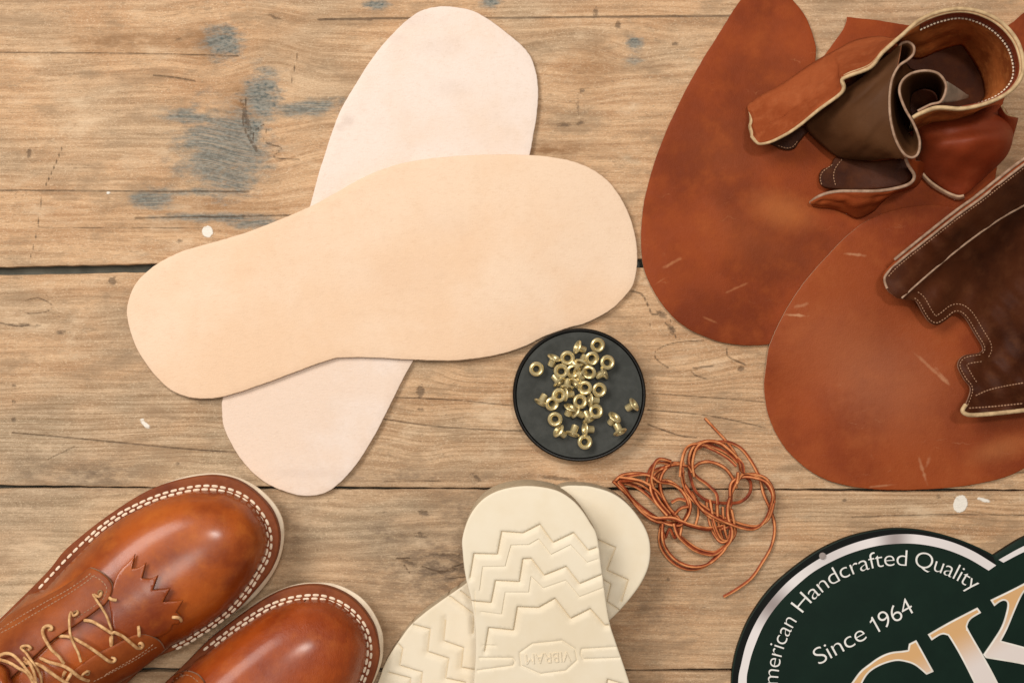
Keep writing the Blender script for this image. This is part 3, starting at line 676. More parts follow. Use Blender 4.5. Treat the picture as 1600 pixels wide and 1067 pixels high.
for (f, e, lift, lab) in SIDE:
    z = DZ + .0036 + lift / 1000; a = P(f[0], f[1], z); b = P(e[0], e[1], z)
    d = (a - b); d.z = 0; d.normalize(); d.z = math.tan(math.radians(17)) + random.uniform(0, .25); d.normalize()     # axis towards the flange, barrel end resting lower
    q = d.to_track_quat('Z', 'Y').to_matrix().to_4x4()
    ext = FR * math.sqrt(max(0, 1 - d.z ** 2)); a.z = max(DZ + ext + .0001, DZ + BL * d.z + .0022 * math.sqrt(1 - d.z ** 2)) + lift / 1000
    put_eyelet(Matrix.Translation(a) @ q, lab)

# ------------------------------------------------------------------ russet lace tangle
LS = [
    [(590, 45), (650, 110), (710, 175), (755, 240), (790, 330), (775, 370), (745, 420), (725, 500), (735, 580), (755, 650), (735, 700), (690, 735), (640, 765), (560, 750), (490, 705), (450, 665), (430, 600)],
    [(690, 1005), (760, 965), (840, 905), (900, 820), (945, 740), (965, 660), (960, 590), (935, 520), (905, 450), (885, 370), (840, 280), (780, 205), (700, 172), (600, 185), (530, 230), (505, 300), (520, 390), (550, 450), (610, 490), (700, 502), (780, 495), (830, 450), (835, 390), (800, 360), (760, 385), (735, 440), (730, 520)],
    [(110, 380), (150, 350), (230, 342), (290, 352), (340, 380), (400, 385), (460, 430), (495, 490), (500, 550), (470, 600), (430, 612), (350, 590), (270, 540), (200, 480), (150, 420), (108, 385), (135, 372), (200, 362)],
    [(108, 392), (180, 470), (260, 560), (340, 605), (430, 600), (510, 625), (600, 645), (690, 640), (750, 615)],
    [(120, 385), (220, 415), (300, 475), (370, 550), (430, 595)],
    [(125, 372), (240, 400), (330, 470), (400, 560), (440, 600)],
    [(480, 290), (420, 285), (370, 310), (345, 370), (350, 440), (380, 510), (420, 560), (448, 610), (445, 685)],
    [(355, 618), (345, 700), (370, 770), (430, 830), (510, 858), (590, 840), (660, 780), (700, 735)],
    [(520, 340), (505, 270), (530, 200), (590, 170), (660, 175), (720, 215), (770, 270), (785, 330)],
    [(475, 330), (475, 380), (500, 440), (560, 500), (640, 555), (720, 590), (800, 618), (870, 625), (930, 590), (958, 520), (960, 440), (920, 370), (850, 345), (790, 355), (745, 395), (730, 460)],
    [(470, 340), (472, 260), (500, 200), (560, 182), (640, 200), (720, 240), (765, 285)],
    [(520, 325), (560, 288), (620, 280), (690, 308), (735, 360), (760, 420)],
    [(600, 480), (605, 560), (625, 640), (660, 700), (690, 712), (720, 690), (725, 620), (715, 540)],
    [(625, 500), (630, 580), (650, 660), (680, 700)],
    [(655, 510), (660, 590), (675, 660), (690, 705)],
    [(685, 520), (690, 600), (700, 660), (712, 695)],
    [(300, 420), (280, 380), (300, 312), (340, 285), (400, 292)],
    [(420, 290), (350, 325), (315, 380), (320, 440), (350, 500), (400, 560)],
    [(345, 330), (330, 390), (300, 430), (330, 500), (390, 580)],
    [(275, 400), (290, 350), (330, 320), (380, 310)],
    [(360, 640), (375, 690), (400, 640), (430, 690), (448, 622)],
    [(352, 625), (362, 660), (370, 700)],
    [(500, 300), (545, 360), (600, 400), (650, 450), (660, 510)],
    [(480, 400), (520, 460), (570, 530), (640, 580), (730, 600)],
    [(540, 620), (555, 560), (550, 500), (520, 440)],
    [(410, 500), (450, 480), (490, 490)], [(430, 560), (460, 530), (500, 520)],
    [(760, 400), (790, 350), (840, 350), (900, 380), (945, 440), (965, 500)]]
for k_, dx_, dy_ in ((2, 14, 10), (3, -12, -16), (5, 6, -18), (6, 14, 6), (0, -14, 8), (8, 12, 10), (17, -14, 0), (23, 4, 16), (12, 16, -6), (9, -10, 12), (16, 14, -12), (10, -14, 12), (7, 10, -14)):
    LS.append([(a_ + dx_ + 8 * math.sin(n_ * 1.3), b_ + dy_ + 8 * math.cos(n_ * 1.1)) for n_, (a_, b_) in enumerate(LS[k_])][(4 if k_ == 0 else 0):])
T = Tubes()
for i, st in enumerate(LS):
    q = conv(st, 930, 640, 3.442); ph = random.uniform(0, 6.28); n = len(q)
    pts = []
    for k, (a, b) in enumerate(q):
        e = min(k, n - 1 - k)
        base = 1.6 + (2.6 + (i % 5) * .9) * (.5 + .5 * math.sin(k * 1.1 + ph))
        if i in (0, 1, 7, 9): base = 1.4 + 3.6 * math.exp(-((a - 1110) ** 2 + (b - 790) ** 2) / 3200)
        pts.append((a, b, base + (i * .13)))
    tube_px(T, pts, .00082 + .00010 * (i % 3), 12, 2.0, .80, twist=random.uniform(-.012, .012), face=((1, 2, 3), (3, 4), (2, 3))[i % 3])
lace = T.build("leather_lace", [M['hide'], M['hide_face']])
tag(lace, "tangled russet leather lace in loops between the lid and the green sign", "lace"); settle(lace)

# ------------------------------------------------------------------ cream outsoles
def Q6(pts): return conv(pts, 590, 740, 3.264)
def zig(pts): return catmull([p + ('c',) if len(p) == 2 else p for p in pts], 1.6)
def sole(name, ol, base, thick, lines, ramp_w, ridges, label, bars=()):
    soft_l = [zig(Q6(l)) for l in bars]
    lines = [zig(Q6(l)) for l in lines]; ridges = [zig(Q6(l)) for l in ridges]
    def zf(x, y):
        q = np.stack([np.ravel(x), np.ravel(y)], 1); z = base(q[:, 0], q[:, 1])
        for ln in lines:
            d, s = segdist(q, ln)
            near = (s > 0)
            z = z - np.where(near & (d < ramp_w), .0013 * (1 - d / ramp_w) ** .8, 0) - .0006 * np.exp(-(d / .9) ** 2)
        for ln in soft_l:
            d, s = segdist(q, ln); z = z - np.where((s > 0) & (d < 5), .0006 * (1 - d / 5), 0)
        for ln in ridges:
            d, s = segdist(q, ln); z = z - .0007 * np.exp(-(d / 1.1) ** 2)
        return z.reshape(np.shape(x))
    ex = []
    for ln in lines + ridges + soft_l:
        t = np.gradient(ln, axis=0); t /= np.linalg.norm(t, axis=1)[:, None] + 1e-9; nn = np.stack([-t[:, 1], t[:, 0]], 1)
        for o_ in (-1.3, -.45, .45, 1.3): ex.append((ln + nn * o_, 1.5))
    o = sheet(name, Q6(ol), zf, thick, [M['rubber'], M['rubber_side']], grid=3.2, r=.0009, step=3, extra=ex, sharp=70)
    tag(o, label, "shoe sole", "pair of cream zigzag rubber outsoles")
    return o
G_ol = [(930, 70), (1040, 60), (1120, 72), (1200, 100), (1270, 150), (1330, 220), (1375, 300), (1391, 380), (1382, 470), (1345, 555), (1290, 632), (1230, 700), (1180, 748), (1080, 830), (960, 930), (840, 1050), (760, 1180), (690, 1340), (600, 1480), (480, 1600), (320, 1680), (150, 1690), (0, 1620), (-90, 1500), (-110, 1360), (-60, 1200), (0, 1067), (30, 985), (60, 925), (110, 850), (165, 775), (240, 708), (330, 642), (455, 555), (560, 470), (700, 330), (820, 160)]
g_lines = [[(370, 622), (495, 715), (490, 810)], [(190, 768), (270, 790), (258, 905), (365, 940), (350, 1040), (450, 1062), (440, 1160), (540, 1190)], [(425, 595), (495, 650)],
           [(110, 868), (130, 890), (115, 975), (230, 1010), (220, 1110), (330, 1150), (320, 1250)], [(60, 1010), (170, 1040), (165, 1130)],
           [(350, 745), (340, 850), (440, 885), (430, 985), (520, 1000)],
           [(1245, 650), (1280, 540), (1170, 490), (1215, 375), (1125, 335), (1080, 310)][::-1], [(1080, 500), (1190, 560), (1170, 650), (1230, 690)]]
def g_base(x, y): return ZT + .0145 + .0075 * sstep(720, 960, x)
gs = sole("outsole", G_ol, g_base, lambda x, y: g_base(x, y) - ZT, g_lines, 9, [], "cream rubber outsole underneath, its toe reaching the lower left and heel out to the right"); settle(gs)
F_ol = [(432, 330), (434, 400), (442, 480), (456, 560), (476, 640), (494, 760), (500, 900), (490, 1067), (478, 1240), (500, 1420), (580, 1590), (700, 1700), (860, 1740), (1040, 1720), (1200, 1620), (1310, 1470), (1340, 1300), (1310, 1160), (1285, 1067), (1250, 960), (1212, 850), (1180, 740), (1145, 500), (1120, 320), (1085, 250), (1040, 182), (990, 130), (920, 87), (830, 66), (740, 62), (640, 78), (560, 113), (500, 168), (458, 240)]
f_lines = [[(470, 525), (490, 405), (610, 408), (632, 292), (740, 300), (828, 255), (895, 348), (1000, 298), (1075, 388), (1112, 375)],
           [(475, 645), (578, 655), (600, 542), (722, 548), (740, 432), (785, 430), (850, 515), (962, 470), (1030, 558), (1140, 512)],
           [(545, 900), (565, 782), (692, 795), (712, 676), (820, 680), (905, 632), (985, 735), (1085, 685), (1160, 770), (1175, 768)],
           [(1160, 1120), (1172, 1045), (1250, 1068), (1300, 1100)]]
f_rid = [[(725, 912), (790, 866), (940, 850), (1008, 893), (1018, 950), (960, 1003), (830, 1020), (732, 977), (725, 912)], [(520, 938), (690, 938), (700, 955), (692, 977), (510, 1002)], [(1225, 882), (1040, 893), (1036, 920), (1050, 945), (1235, 938)]]
def f_base(x, y): return ZT + .0455 - .0085 * sstep(780, 1150, y) - .012 * sstep(1130, 1260, y)
fs_ = sole("outsole", F_ol, f_base, lambda x, y: .0215 + .011 * sstep(880, 780, y), f_lines, 9, f_rid, "cream zigzag rubber outsole lying on top, with octagonal maker's mark",
    [[(520, 590), (535, 472), (650, 470), (680, 362), (770, 360), (822, 330), (885, 410), (985, 360), (1068, 450), (1120, 432)], [(530, 700), (632, 714), (650, 602), (770, 602), (782, 520), (845, 580), (960, 540), (1030, 625), (1145, 580)], [(500, 600), (500, 820)], [(540, 870), (600, 872)]])

def text_mesh(body, spacing=1.0):
    c = bpy.data.curves.new("txt", 'FONT'); c.body = body; c.size = 1; c.extrude = 0; c.space_character = spacing; c.resolution_u = 6; c.offset = -.013
    o = bpy.data.objects.new("txt", c); SC.collection.objects.link(o); bpy.context.view_layer.update()
    me = bpy.data.meshes.new_from_object(o.evaluated_get(bpy.context.evaluated_depsgraph_get())); bpy.data.objects.remove(o)
    bm = bmesh.new(); bm.from_mesh(me); bmesh.ops.triangulate(bm, faces=bm.faces)
    bmesh.ops.subdivide_edges(bm, edges=[e for e in bm.edges if e.calc_length() > .25], cuts=1)
    V = np.array([list(v.co) for v in bm.verts]); F = [[v.index for v in f.verts] for f in bm.faces]; bm.free()
    return V, F
CAP = text_mesh("H")[0][:, 1].max()
def text_obj(name, items, mat, parent, z, thick=.0002):
    """items: list of (body, mapping(u 0..1, v cap units)->(px,py)); z metres or function"""
    vs = []; fs = []
    for body, mp, sp in items:
        V, F = text_mesh(body, sp); x0, x1 = V[:, 0].min(), V[:, 0].max(); b = len(vs)
        top = []
        for v in V:
            px_, py_ = mp((v[0] - x0) / (x1 - x0), v[1] / CAP); zz = z(px_, py_) if callable(z) else z
            top.append(P(px_, py_, zz))
        cnt = {}; ff = []
        for f in F:
            if (top[f[1]] - top[f[0]]).cross(top[f[2]] - top[f[0]]).z < 0: f = f[::-1]
            ff.append(f)
            for i in range(len(f)): cnt[(f[i], f[(i + 1) % len(f)])] = 1
        n = len(top); vs += top + [Vector((t.x, t.y, t.z - thick)) for t in top]
        fs += [[i + b for i in f] for f in ff]
        for (a, c) in cnt:
            if (c, a) not in cnt: fs.append([c + b, a + b, a + b + n, c + b + n])
    me = bpy.data.meshes.new(name); me.from_pydata(vs, [], fs); me.update()
    return link(name, me, [mat], parent)
# moulded maker's mark, upside down as seen from here
mc = (590 + 870 / 3.264, 740 + 938 / 3.264)
def mm(u, v):
    a = math.radians(-4); x = -(u - .5) * 70; y = (v - .5) * 15.5
    return mc[0] + x * math.cos(a) - y * math.sin(a), mc[1] + x * math.sin(a) + y * math.cos(a)
text_obj("moulded_lettering", [("VIBRAM", mm, 1.0)], M['rubber'], fs_, lambda x, y: float(f_base(x, y)) + .0006, .0008)
settle(fs_)

# ------------------------------------------------------------------ green sign
SZ = ZT + .0032
sign = thing("shop_sign", "dark green round metal sign with silver ring and white lettering, cropped at the corner", "sign")
def ext_ring(pts, grow):
    """traced upper arc, closed below the frame with the same curve mirrored"""
    return pts
outer = [(1142.8, 1067), (1147, 1029), (1156.5, 997), (1172, 963), (1201, 922), (1237, 889), (1279, 859.5), (1325, 838.5), (1371.5, 827.5), (1409, 824.9), (1453, 830), (1497, 842), (1529.5, 855), (1553, 867, 'c'), (1576.5, 852), (1600, 838.5), (1660, 812), (1740, 796), (1830, 800), (1900, 840), (1930, 920), (1915, 1010), (1850, 1100), (1770, 1160), (1690, 1210), (1640, 1280), (1560, 1340), (1450, 1370), (1340, 1362), (1240, 1310), (1170, 1220), (1145, 1140)]
sheet("plate", outer, const(SZ), .0032, [M['green'], M['black']], sign, grid=18, r=.0004, step=5)
def band(name, a, b, z, mat, closed_end=True):
    A = catmull(a, 4); B = catmull(b, 4)
    n = max(len(A), len(B)); ra = cat3([tuple(p) for p in A], n); rb = cat3([tuple(p) for p in B], n)
    vs = [P(x, y, z) for x, y in ra] + [P(x, y, z) for x, y in rb]; fs = [[i, i + 1, n + i + 1, n + i] for i in range(n - 1)]
    me = bpy.data.meshes.new(name); me.from_pydata(vs, [], fs); me.update(); bm = bmesh.new(); bm.from_mesh(me)
    bmesh.ops.recalc_face_normals(bm, faces=bm.faces); bm.to_mesh(me); bm.free()
    return link(name, me, [mat], sign)
ro = [(1240, 1288), (1182, 1205), (1157, 1130), (1153.4, 1067), (1158.5, 1035), (1168, 1000), (1186, 963), (1209.5, 931), (1237, 903), (1269.7, 879), (1302, 861.2), (1336.8, 847.4), (1371.5, 838.5), (1403, 834.3), (1438.5, 835.6), (1482.5, 845), (1520.7, 860.8), (1556.6, 882.8)]
ri = [(1250, 1276), (1196, 1200), (1172, 1130), (1166.7, 1067), (1170, 1040), (1178, 1012), (1194.6, 974), (1218, 941.2), (1247.5, 912), (1277, 889.2), (1321, 867), (1365, 853.6), (1403, 849), (1438.5, 850), (1476.6, 857.8), (1511.9, 871.7), (1544.8, 891)]
band("silver_band", ro, ri, SZ + .0002, M['ring'])
# black margin outside the ring
om = [(1240, 1306), (1172, 1216), (1147, 1138), (1144.8, 1067), (1149, 1030), (1158.4, 998), (1173.8, 964), (1202.6, 923.4), (1238.4, 890.6), (1280, 861.3), (1325.8, 840.4), (1371.8, 829.5), (1409, 826.9), (1452.5, 832), (1496, 844), (1528.5, 857), (1552, 869.5)]
band("margin", om, [p for p in ro], SZ + .0001, M['black'])
band("silver_band", [(1560.4, 874.2), (1600, 852.5), (1660, 826), (1740, 812)], [(1567.8, 878.6), (1602, 861), (1662, 836), (1742, 823)], SZ + .0002, M['ring'])
tc = (1404, 1071.5); TR = 188.0
def arc(a0, a1, cap):
    def f(u, v):
        a = math.radians(a0 + (a1 - a0) * u); r = TR + v * cap
        return tc[0] + r * math.cos(a), tc[1] - r * math.sin(a)
    return f
text_obj("curved_lettering", [("American", arc(186.5, 147.5, 24.5), .95), ("Handcrafted", arc(142.6, 86.2, 24.5), .95), ("Quality", arc(82.4, 51.8, 24.5), .95)], M['print_white'], sign, SZ + .0004, .0002)
def flat(p0, p1, cap):
    p0 = np.array(p0); d = np.array(p1) - p0; n = np.array([d[1], -d[0]]) / np.linalg.norm(d)
    return lambda u, v: tuple(p0 + d * u + n * v * cap)
text_obj("straight_lettering", [("Since", flat((1280.5, 1038.5), (1355.5, 997), 26), .95), ("964", flat((1381.5, 982.4), (1429.6, 955.6), 26), .95)], M['print_white'], sign, SZ + .0004, .0002)
sheet("straight_lettering", [(1280.5 + .874 * u + -.486 * v * -1 * -1, 1038.5 - .486 * u - .874 * v, 'c') for u, v in [(106.2, 0), (109.0, 0), (109.0, 26), (107.0, 26), (105.0, 22.6), (101.2, 20.8), (101.2, 18.6), (106.2, 20.2)]], const(SZ + .0004), .0002, [M['print_white'], M['print_white']], sign, grid=3, r=.00002, step=30)
def K4(pts): return conv(pts, 1360, 880, 5.704)
def big(ol, pre=None):
    lo = catmull(ol, 2.0, True)
    def sp(c):
        d, _ = segdist(np.array([c]), lo, True); return 0 if d[0] > 2.6 else 1
    # ring of extra points so that the outline band is clean
    nxt = np.roll(lo, -1, 0); prv = np.roll(lo, 1, 0); t = nxt - prv; t /= np.linalg.norm(t, axis=1)[:, None] + 1e-9; nn = np.stack([-t[:, 1], t[:, 0]], 1)
    if not inside(lo[:1] + nn[:1], lo)[0]: nn = -nn
    rr = lo + nn * 2.6; d, _ = segdist(rr, lo, True); rr = rr[(d > 2.45) & inside(rr, lo)]
    o = sheet("letter", lo, const(SZ + .0006), .0006, [M['gold'], M['print_line']], sign, grid=3, r=.00005, pre=True, extra=[(rr, 1.4)], split=sp)
    return o
c = 'c'
big(K4([(512, 632, c), (700, 524), (955, 392, c), (988, 438, c), (900, 492), (868, 545), (878, 595), (1000, 806, c), (1085, 960), (1140, 1067), (1240, 1260, c), (1040, 1340, c), (925, 1067), (800, 820), (705, 660), (680, 638), (630, 634), (546, 685, c)]))
big(K4([(1006, 812, c), (1090, 690), (1170, 560), (1215, 420), (1220, 350), (1190, 330), (1150, 345), (1105, 380, c), (1070, 325, c), (1250, 238), (1400, 160), (1520, 90, c), (1540, 130, c), (1430, 200), (1370, 255), (1330, 325), (1280, 440), (1222, 580), (1166, 688, c), (1369, 742), (1560, 800, c), (1540, 960, c), (1369, 900), (1030, 842, c)]))
big(K4([(0, 888), (60, 845), (130, 808), (200, 787), (280, 778), (335, 770, c), (345, 715, c), (410, 682, c), (565, 962, c), (500, 990, c), (400, 908), (310, 875), (220, 868), (100, 903), (0, 962), (-60, 1040), (-90, 1130), (-130, 1300, c), (-260, 1300, c), (-230, 1150), (-165, 1060), (-90, 960)]))
T = Tubes(); q = P(1285, 868, SZ + .0003); T.add([q, q + Vector((0, 0, .0007))], .0020, 24); T.build("rivet", [plain("grey_rivet", (.22, .18, .17), (.32, .27, .25), .4)], sign)
settle(sign)

# ------------------------------------------------------------------ finished boots
def boot(label, sole_out, welt_out, stitch, upper_extra, axis, heights, mat, single_from, overlays):
    root = thing("work_boot", label, "boot", "pair of finished brown lace-up boots")
    # rubber sole between the ground outline and the welt outline
    WZ = .027
    wo = catmull(welt_out, 4, True)
    so = catmull(sole_out, 4, True)
    n = 260
    def rs(A):
        A = np.vstack([A, A[:1]]); L = np.concatenate([[0], np.cumsum(np.linalg.norm(np.diff(A, axis=0), axis=1))]); s = np.linspace(0, L[-1], n + 1)[:-1]
        return np.stack([np.interp(s, L, A[:, 0]), np.interp(s, L, A[:, 1])], 1)
    a = rs(so)
    # nearest welt point for each sole point keeps the two loops aligned
    b = rs(wo); sh = min(range(n), key=lambda k: np.linalg.norm(np.roll(b, -k, 0) - a, axis=1).sum()); b = np.roll(b, -sh, 0)
    vs = []; fs = []
    lv = [(.62, ZT, 0), (.45, ZT + .002, 0), (.05, .0150, 0), (0, .0168, 0), (.10, .0180, 0), (.85, .0200, 0), (1.0, .0206, 0)]
    for t, z, _ in lv:
        for i in range(n):
            p = a[i] * (1 - t) + b[i] * t; vs.append(P(p[0], p[1], z))
    for k in range(len(lv) - 1):
        for i in range(n): fs.append([k * n + i, k * n + (i + 1) % n, (k + 1) * n + (i + 1) % n, (k + 1) * n + i])
    fs.append(list(range(n))); fs.append([(len(lv) - 1) * n + i for i in range(n)])
    me = bpy.data.meshes.new("rubber_sole"); me.from_pydata(vs, [], fs); me.update(); bm = bmesh.new(); bm.from_mesh(me); bmesh.ops.recalc_face_normals(bm, faces=bm.faces); bm.to_mesh(me); bm.free(); sharpen(me, 40)
    link("rubber_sole", me, [M['crepe']], root)
    welt = sheet("welt", welt_out, const(WZ), .0062, [M['welt'], M['welt']], root, grid=9, r=.0011, step=4)
    # upper
    st = catmull(stitch, 3)
    t = np.gradient(st, axis=0); t /= np.linalg.norm(t, axis=1)[:, None]; inn = st + np.stack([-t[:, 1], t[:, 0]], 1) * 5.6
    up = np.vstack([inn, np.array(upper_extra, float)])
    w = inflate(up)
    ax0, ax1 = np.array(axis[0], float), np.array(axis[1], float); ad = (ax1 - ax0); al = np.linalg.norm(ad); ad /= al
    wref = max(float(w(*(ax0 + ad * q))) for q in np.linspace(70, 130, 10))
    hs, hv = zip(*heights)
    def dome(x, y):
        x = np.asarray(x, float); y = np.asarray(y, float)
        s = (x - ax0[0]) * ad[0] + (y - ax0[1]) * ad[1]
        hh = sum(np.interp(s + d_, hs, hv) for d_ in (-60, -40, -20, 0, 20, 40, 60)) / 7
        hh = hh / 1000
        ww = np.sqrt(np.clip(w(x, y), 0, None) / wref); k = 1.12 * ww / (1 + ww ** 2.6) ** (1 / 2.6)
        return WZ + hh * k
    vam = sheet("vamp", up, lambda x, y: dome(x, y), lambda x, y: dome(x, y) - .021, [mat, mat], root, grid=4.5, r=.0008, pre=True)
    T = Tubes()
    dashes(T, st, const(WZ), 9.6, 3.4, .00074, off=-2.9, lift=.0004)
    k = int(len(st) * single_from[0]); k2 = int(len(st) * single_from[1])
    dashes(T, st[k:k2], const(WZ), 9.7, 3.5, .00074, off=2.7, phase=2.5, lift=.0004)
    T.build("welt_stitching", [M['thread']], root)
    overlays(root, dome)
    settle(root)

def A3(pts): return conv(pts, 0, 730, 3.165)
def B2(pts): return conv(pts, 0, 860, 7.62)
def B3(pts): return conv(pts, 0, 940, 8.0)
def B8(pts): return conv(pts, 170, 930, 6.957)
def on(dome, pts, off):
    out = []
    for p in pts:
        o_ = p[2] if len(p) > 2 else off
        out.append((p[0], p[1], float(dome(p[0], p[1])) * 1000 + o_))
    return out
def boot1_over(root, dome):
    E = [M['boot_dark'], M['pink_edge']]
    tz = lambda x, y: dome(x, y) + .0016
    tongue = [(172, 931), (182, 950), (215, 985), (232, 1000), (200, 1040), (150, 1090), (80, 1150), (20, 1200), (-50, 1180), (-40, 1110), (20, 1060), (80, 1005), (120, 970), (150, 945)]
    tn = sheet("tongue", tongue, tz, .0012, [M['boot'], M['brownedge']], root, grid=5, r=.0004)
    kil = A3([(556, 600), (572, 545), (600, 500), (640, 462), (668, 428, c), (652, 500, c), (688, 492), (722, 470, c), (702, 547, c), (742, 550), (780, 533, c), (755, 606, c), (800, 602), (842, 598, c), (806, 664, c), (852, 662), (905, 658, c), (870, 716, c), (884, 730), (893, 750), (880, 775, c), (855, 776), (840, 806), (790, 836), (740, 838), (690, 842), (640, 850), (590, 850), (560, 800), (548, 720), (540, 650)])
    sheet("fringed_tongue_flap", kil, lambda x, y: dome(x, y) + .0031, .0016, [M['boot'], M['brownedge']], root, grid=4, r=.0006, step=2.2, sharp=60)
    q1 = B2([(1040, 215), (1105, 213), (1200, 258), (1290, 335), (1337, 430), (1312, 540), (1250, 640), (1180, 684), (1080, 762), (880, 900), (640, 1052), (440, 1230), (200, 1450), (-100, 1700), (-500, 1980), (-860, 1900), (-700, 1500), (-350, 1130), (0, 860), (100, 765), (300, 655), (500, 560), (740, 432), (900, 325)])
    qz = lambda x, y: dome(x, y) + .0044
    sheet("eyestay", q1, qz, .0024, E, root, grid=5, r=.0008, step=3)
    q2 = B8([(220, 455), (290, 430), (350, 420), (450, 440), (540, 490), (592, 560), (592, 604), (450, 722), (300, 832), (100, 942), (-150, 1090), (-500, 1300), (-900, 1560), (-1100, 1500), (-900, 1230), (-700, 1130), (-468, 930), (-368, 800), (-150, 645), (0, 570)])
    sheet("eyestay", q2, qz, .0024, E, root, grid=5, r=.0008, step=3)
    T = Tubes(); T2 = Tubes()
    for ln in (B2([(1080, 270), (980, 350), (800, 470), (560, 600), (350, 720), (150, 840), (0, 940), (-200, 1080)]), B2([(1130, 290), (1000, 390), (820, 510), (600, 640), (380, 770), (180, 890), (0, 985), (-150, 1090)])):
        dashes(T, catmull(ln, 3), qz, 4.2, 1.8, .00035, lift=.0001)
    for ln in (B8([(520, 560), (440, 600), (300, 690), (150, 770), (0, 850), (-200, 950)]), B8([(480, 530), (380, 610), (240, 700), (100, 780), (-40, 860)])):
        dashes(T2, catmull(ln, 3), qz, 4.2, 1.8, .00035, lift=.0001)
    dashes(T, catmull(B2([(1085, 300), (1170, 330), (1250, 400), (1270, 470), (1230, 570), (1150, 640), (1000, 740), (860, 840)]), 3), qz, 4, 2, .0003, lift=.0001)
    T.build("eyestay_stitching", [M['thread_dim']], root); T2.build("eyestay_stitching", [M['thread_dim']], root)
    laces = [
        B3([(1055, 232, 4), (1100, 232, 5.5), (1180, 255, 6.5), (1300, 330, 8), (1400, 392, 8)]) + B8([(60, 400, 8), (150, 442, 7), (250, 522, 6.5), (310, 570, 6.2), (352, 572, 5.6), (372, 548, 5.6), (355, 518, 5.2), (325, 520, 4)]),
        B3([(745, 430, 2), (790, 428, 4), (850, 432, 5), (930, 458, 6), (1060, 530, 7.5), (1200, 622, 7.5), (1320, 712, 6.5), (1380, 750, 6.2), (1430, 742, 6), (1440, 712, 5.8), (1400, 690, 4)]),
        B2([(1210, 500, 4), (1185, 545, 5.6), (1150, 540, 5.8), (1110, 520, 6), (1150, 590, 6.5), (1200, 660, 6.5), (1260, 760, 5), (1300, 860, 4.5), (1330, 960, 4), (1335, 1080, 3), (1330, 1140, 2)]),
        B3([(960, 118, 4), (975, 140, 5.6), (920, 175, 6), (888, 128, 6.2), (868, 200, 7), (868, 300, 7.5), (882, 420, 7.5), (930, 540, 6), (980, 640, 5.5), (1010, 745, 5)]),
        B3([(610, 355, 4), (648, 335, 5.8), (630, 300, 6), (580, 300, 6.2), (536, 340, 6.5), (540, 410, 6.6), (585, 505, 7), (650, 600, 6), (740, 685, 5), (800, 770, 4)]),
        B3([(360, 600, 4), (385, 570, 5.8), (330, 545, 6), (262, 572, 6), (330, 640, 7), (385, 720, 9), (440, 800, 9), (490, 880, 8), (515, 960, 7), (520, 1060, 6), (510, 1160, 5)]),
        B3([(-120, 760, 6), (0, 668, 9), (80, 642, 10), (160, 662, 11), (250, 742, 11), (320, 830, 11), (380, 905, 10), (420, 975, 9), (490, 1040, 8), (600, 1120, 6)]),
        B3([(-150, 700, 5), (0, 722, 7), (120, 760, 8), (240, 830, 8), (330, 880, 7), (390, 960, 6), (430, 1060, 6)]),
        B3([(300, 740, 9), (330, 765, 9), (480, 782, 8), (600, 858, 7.5), (700, 930, 7), (830, 1012, 6.5), (960, 1080, 6)]),
        B3([(500, 700, 3), (620, 752, 5), (780, 795, 7.5), (880, 850, 8), (980, 930, 7), (1050, 968, 6), (1110, 985, 5)]),
        B3([(300, 700, 5), (380, 780, 11), (430, 900, 10.5), (450, 1010, 9)]),
        B3([(780, 1080, 3), (830, 995, 5), (868, 930, 6), (905, 870, 6.5)]),
        B3([(1110, 868, 4), (1085, 872, 5.6), (1045, 895, 5.8), (1028, 925, 4)]),
        B3([(790, 940, 2), (800, 900, 5), (815, 870, 6)]),
        B8([(322, 335, 3.4), (326, 370, 4.8), (330, 410, 5), (328, 440, 4)]),
        B2([(1300, 560, 4.5), (1330, 580, 5.2), (1385, 588, 4.5)]),
        B8([(690, 236, 3.4), (740, 238, 4.6), (775, 250, 4.2), (790, 275, 2.5)]),
        B8([(25, 445, 2.5), (22, 480, 3), (28, 545, 2.5)])]
    T = Tubes()
    for l in laces: tube_px(T, on(dome, l, 6), .00092, 9, 1.6, .75)
    T.build("lace", [M['lace']], root)
    hm = plain("dull_brass", (.20, .10, .04), (.30, .17, .07), .5)
    for (ex_, ey_) in B2([(1195, 500), (905, 745), (600, 930)]) + B3([(330, 580), (1400, 712), (1090, 885)]) + B8([(345, 530)]):
        T = Tubes(); zz = float(dome(ex_, ey_)) + .0046; T.add([P(ex_ + 3.4 * math.cos(a), ey_ + 3.4 * math.sin(a), zz) for a in np.linspace(0, 2 * math.pi, 17)], .00045, 8)
        T.build("lace_hole", [hm], root)
    # folded leather at the ankle
    loft("folded_tongue_top", [on(dome, [(-60, 1040), (0, 1038), (14, 1060), (22, 1090), (20, 1140)], 5), on(dome, [(-60, 1062), (-8, 1056), (6, 1075), (10, 1100), (8, 1140)], 16), on(dome, [(-70, 1090), (-20, 1082), (-8, 1095), (-4, 1115), (-6, 1140)], 9)], [M['boot'], M['cream_edge']], .002, root, 40, 8)
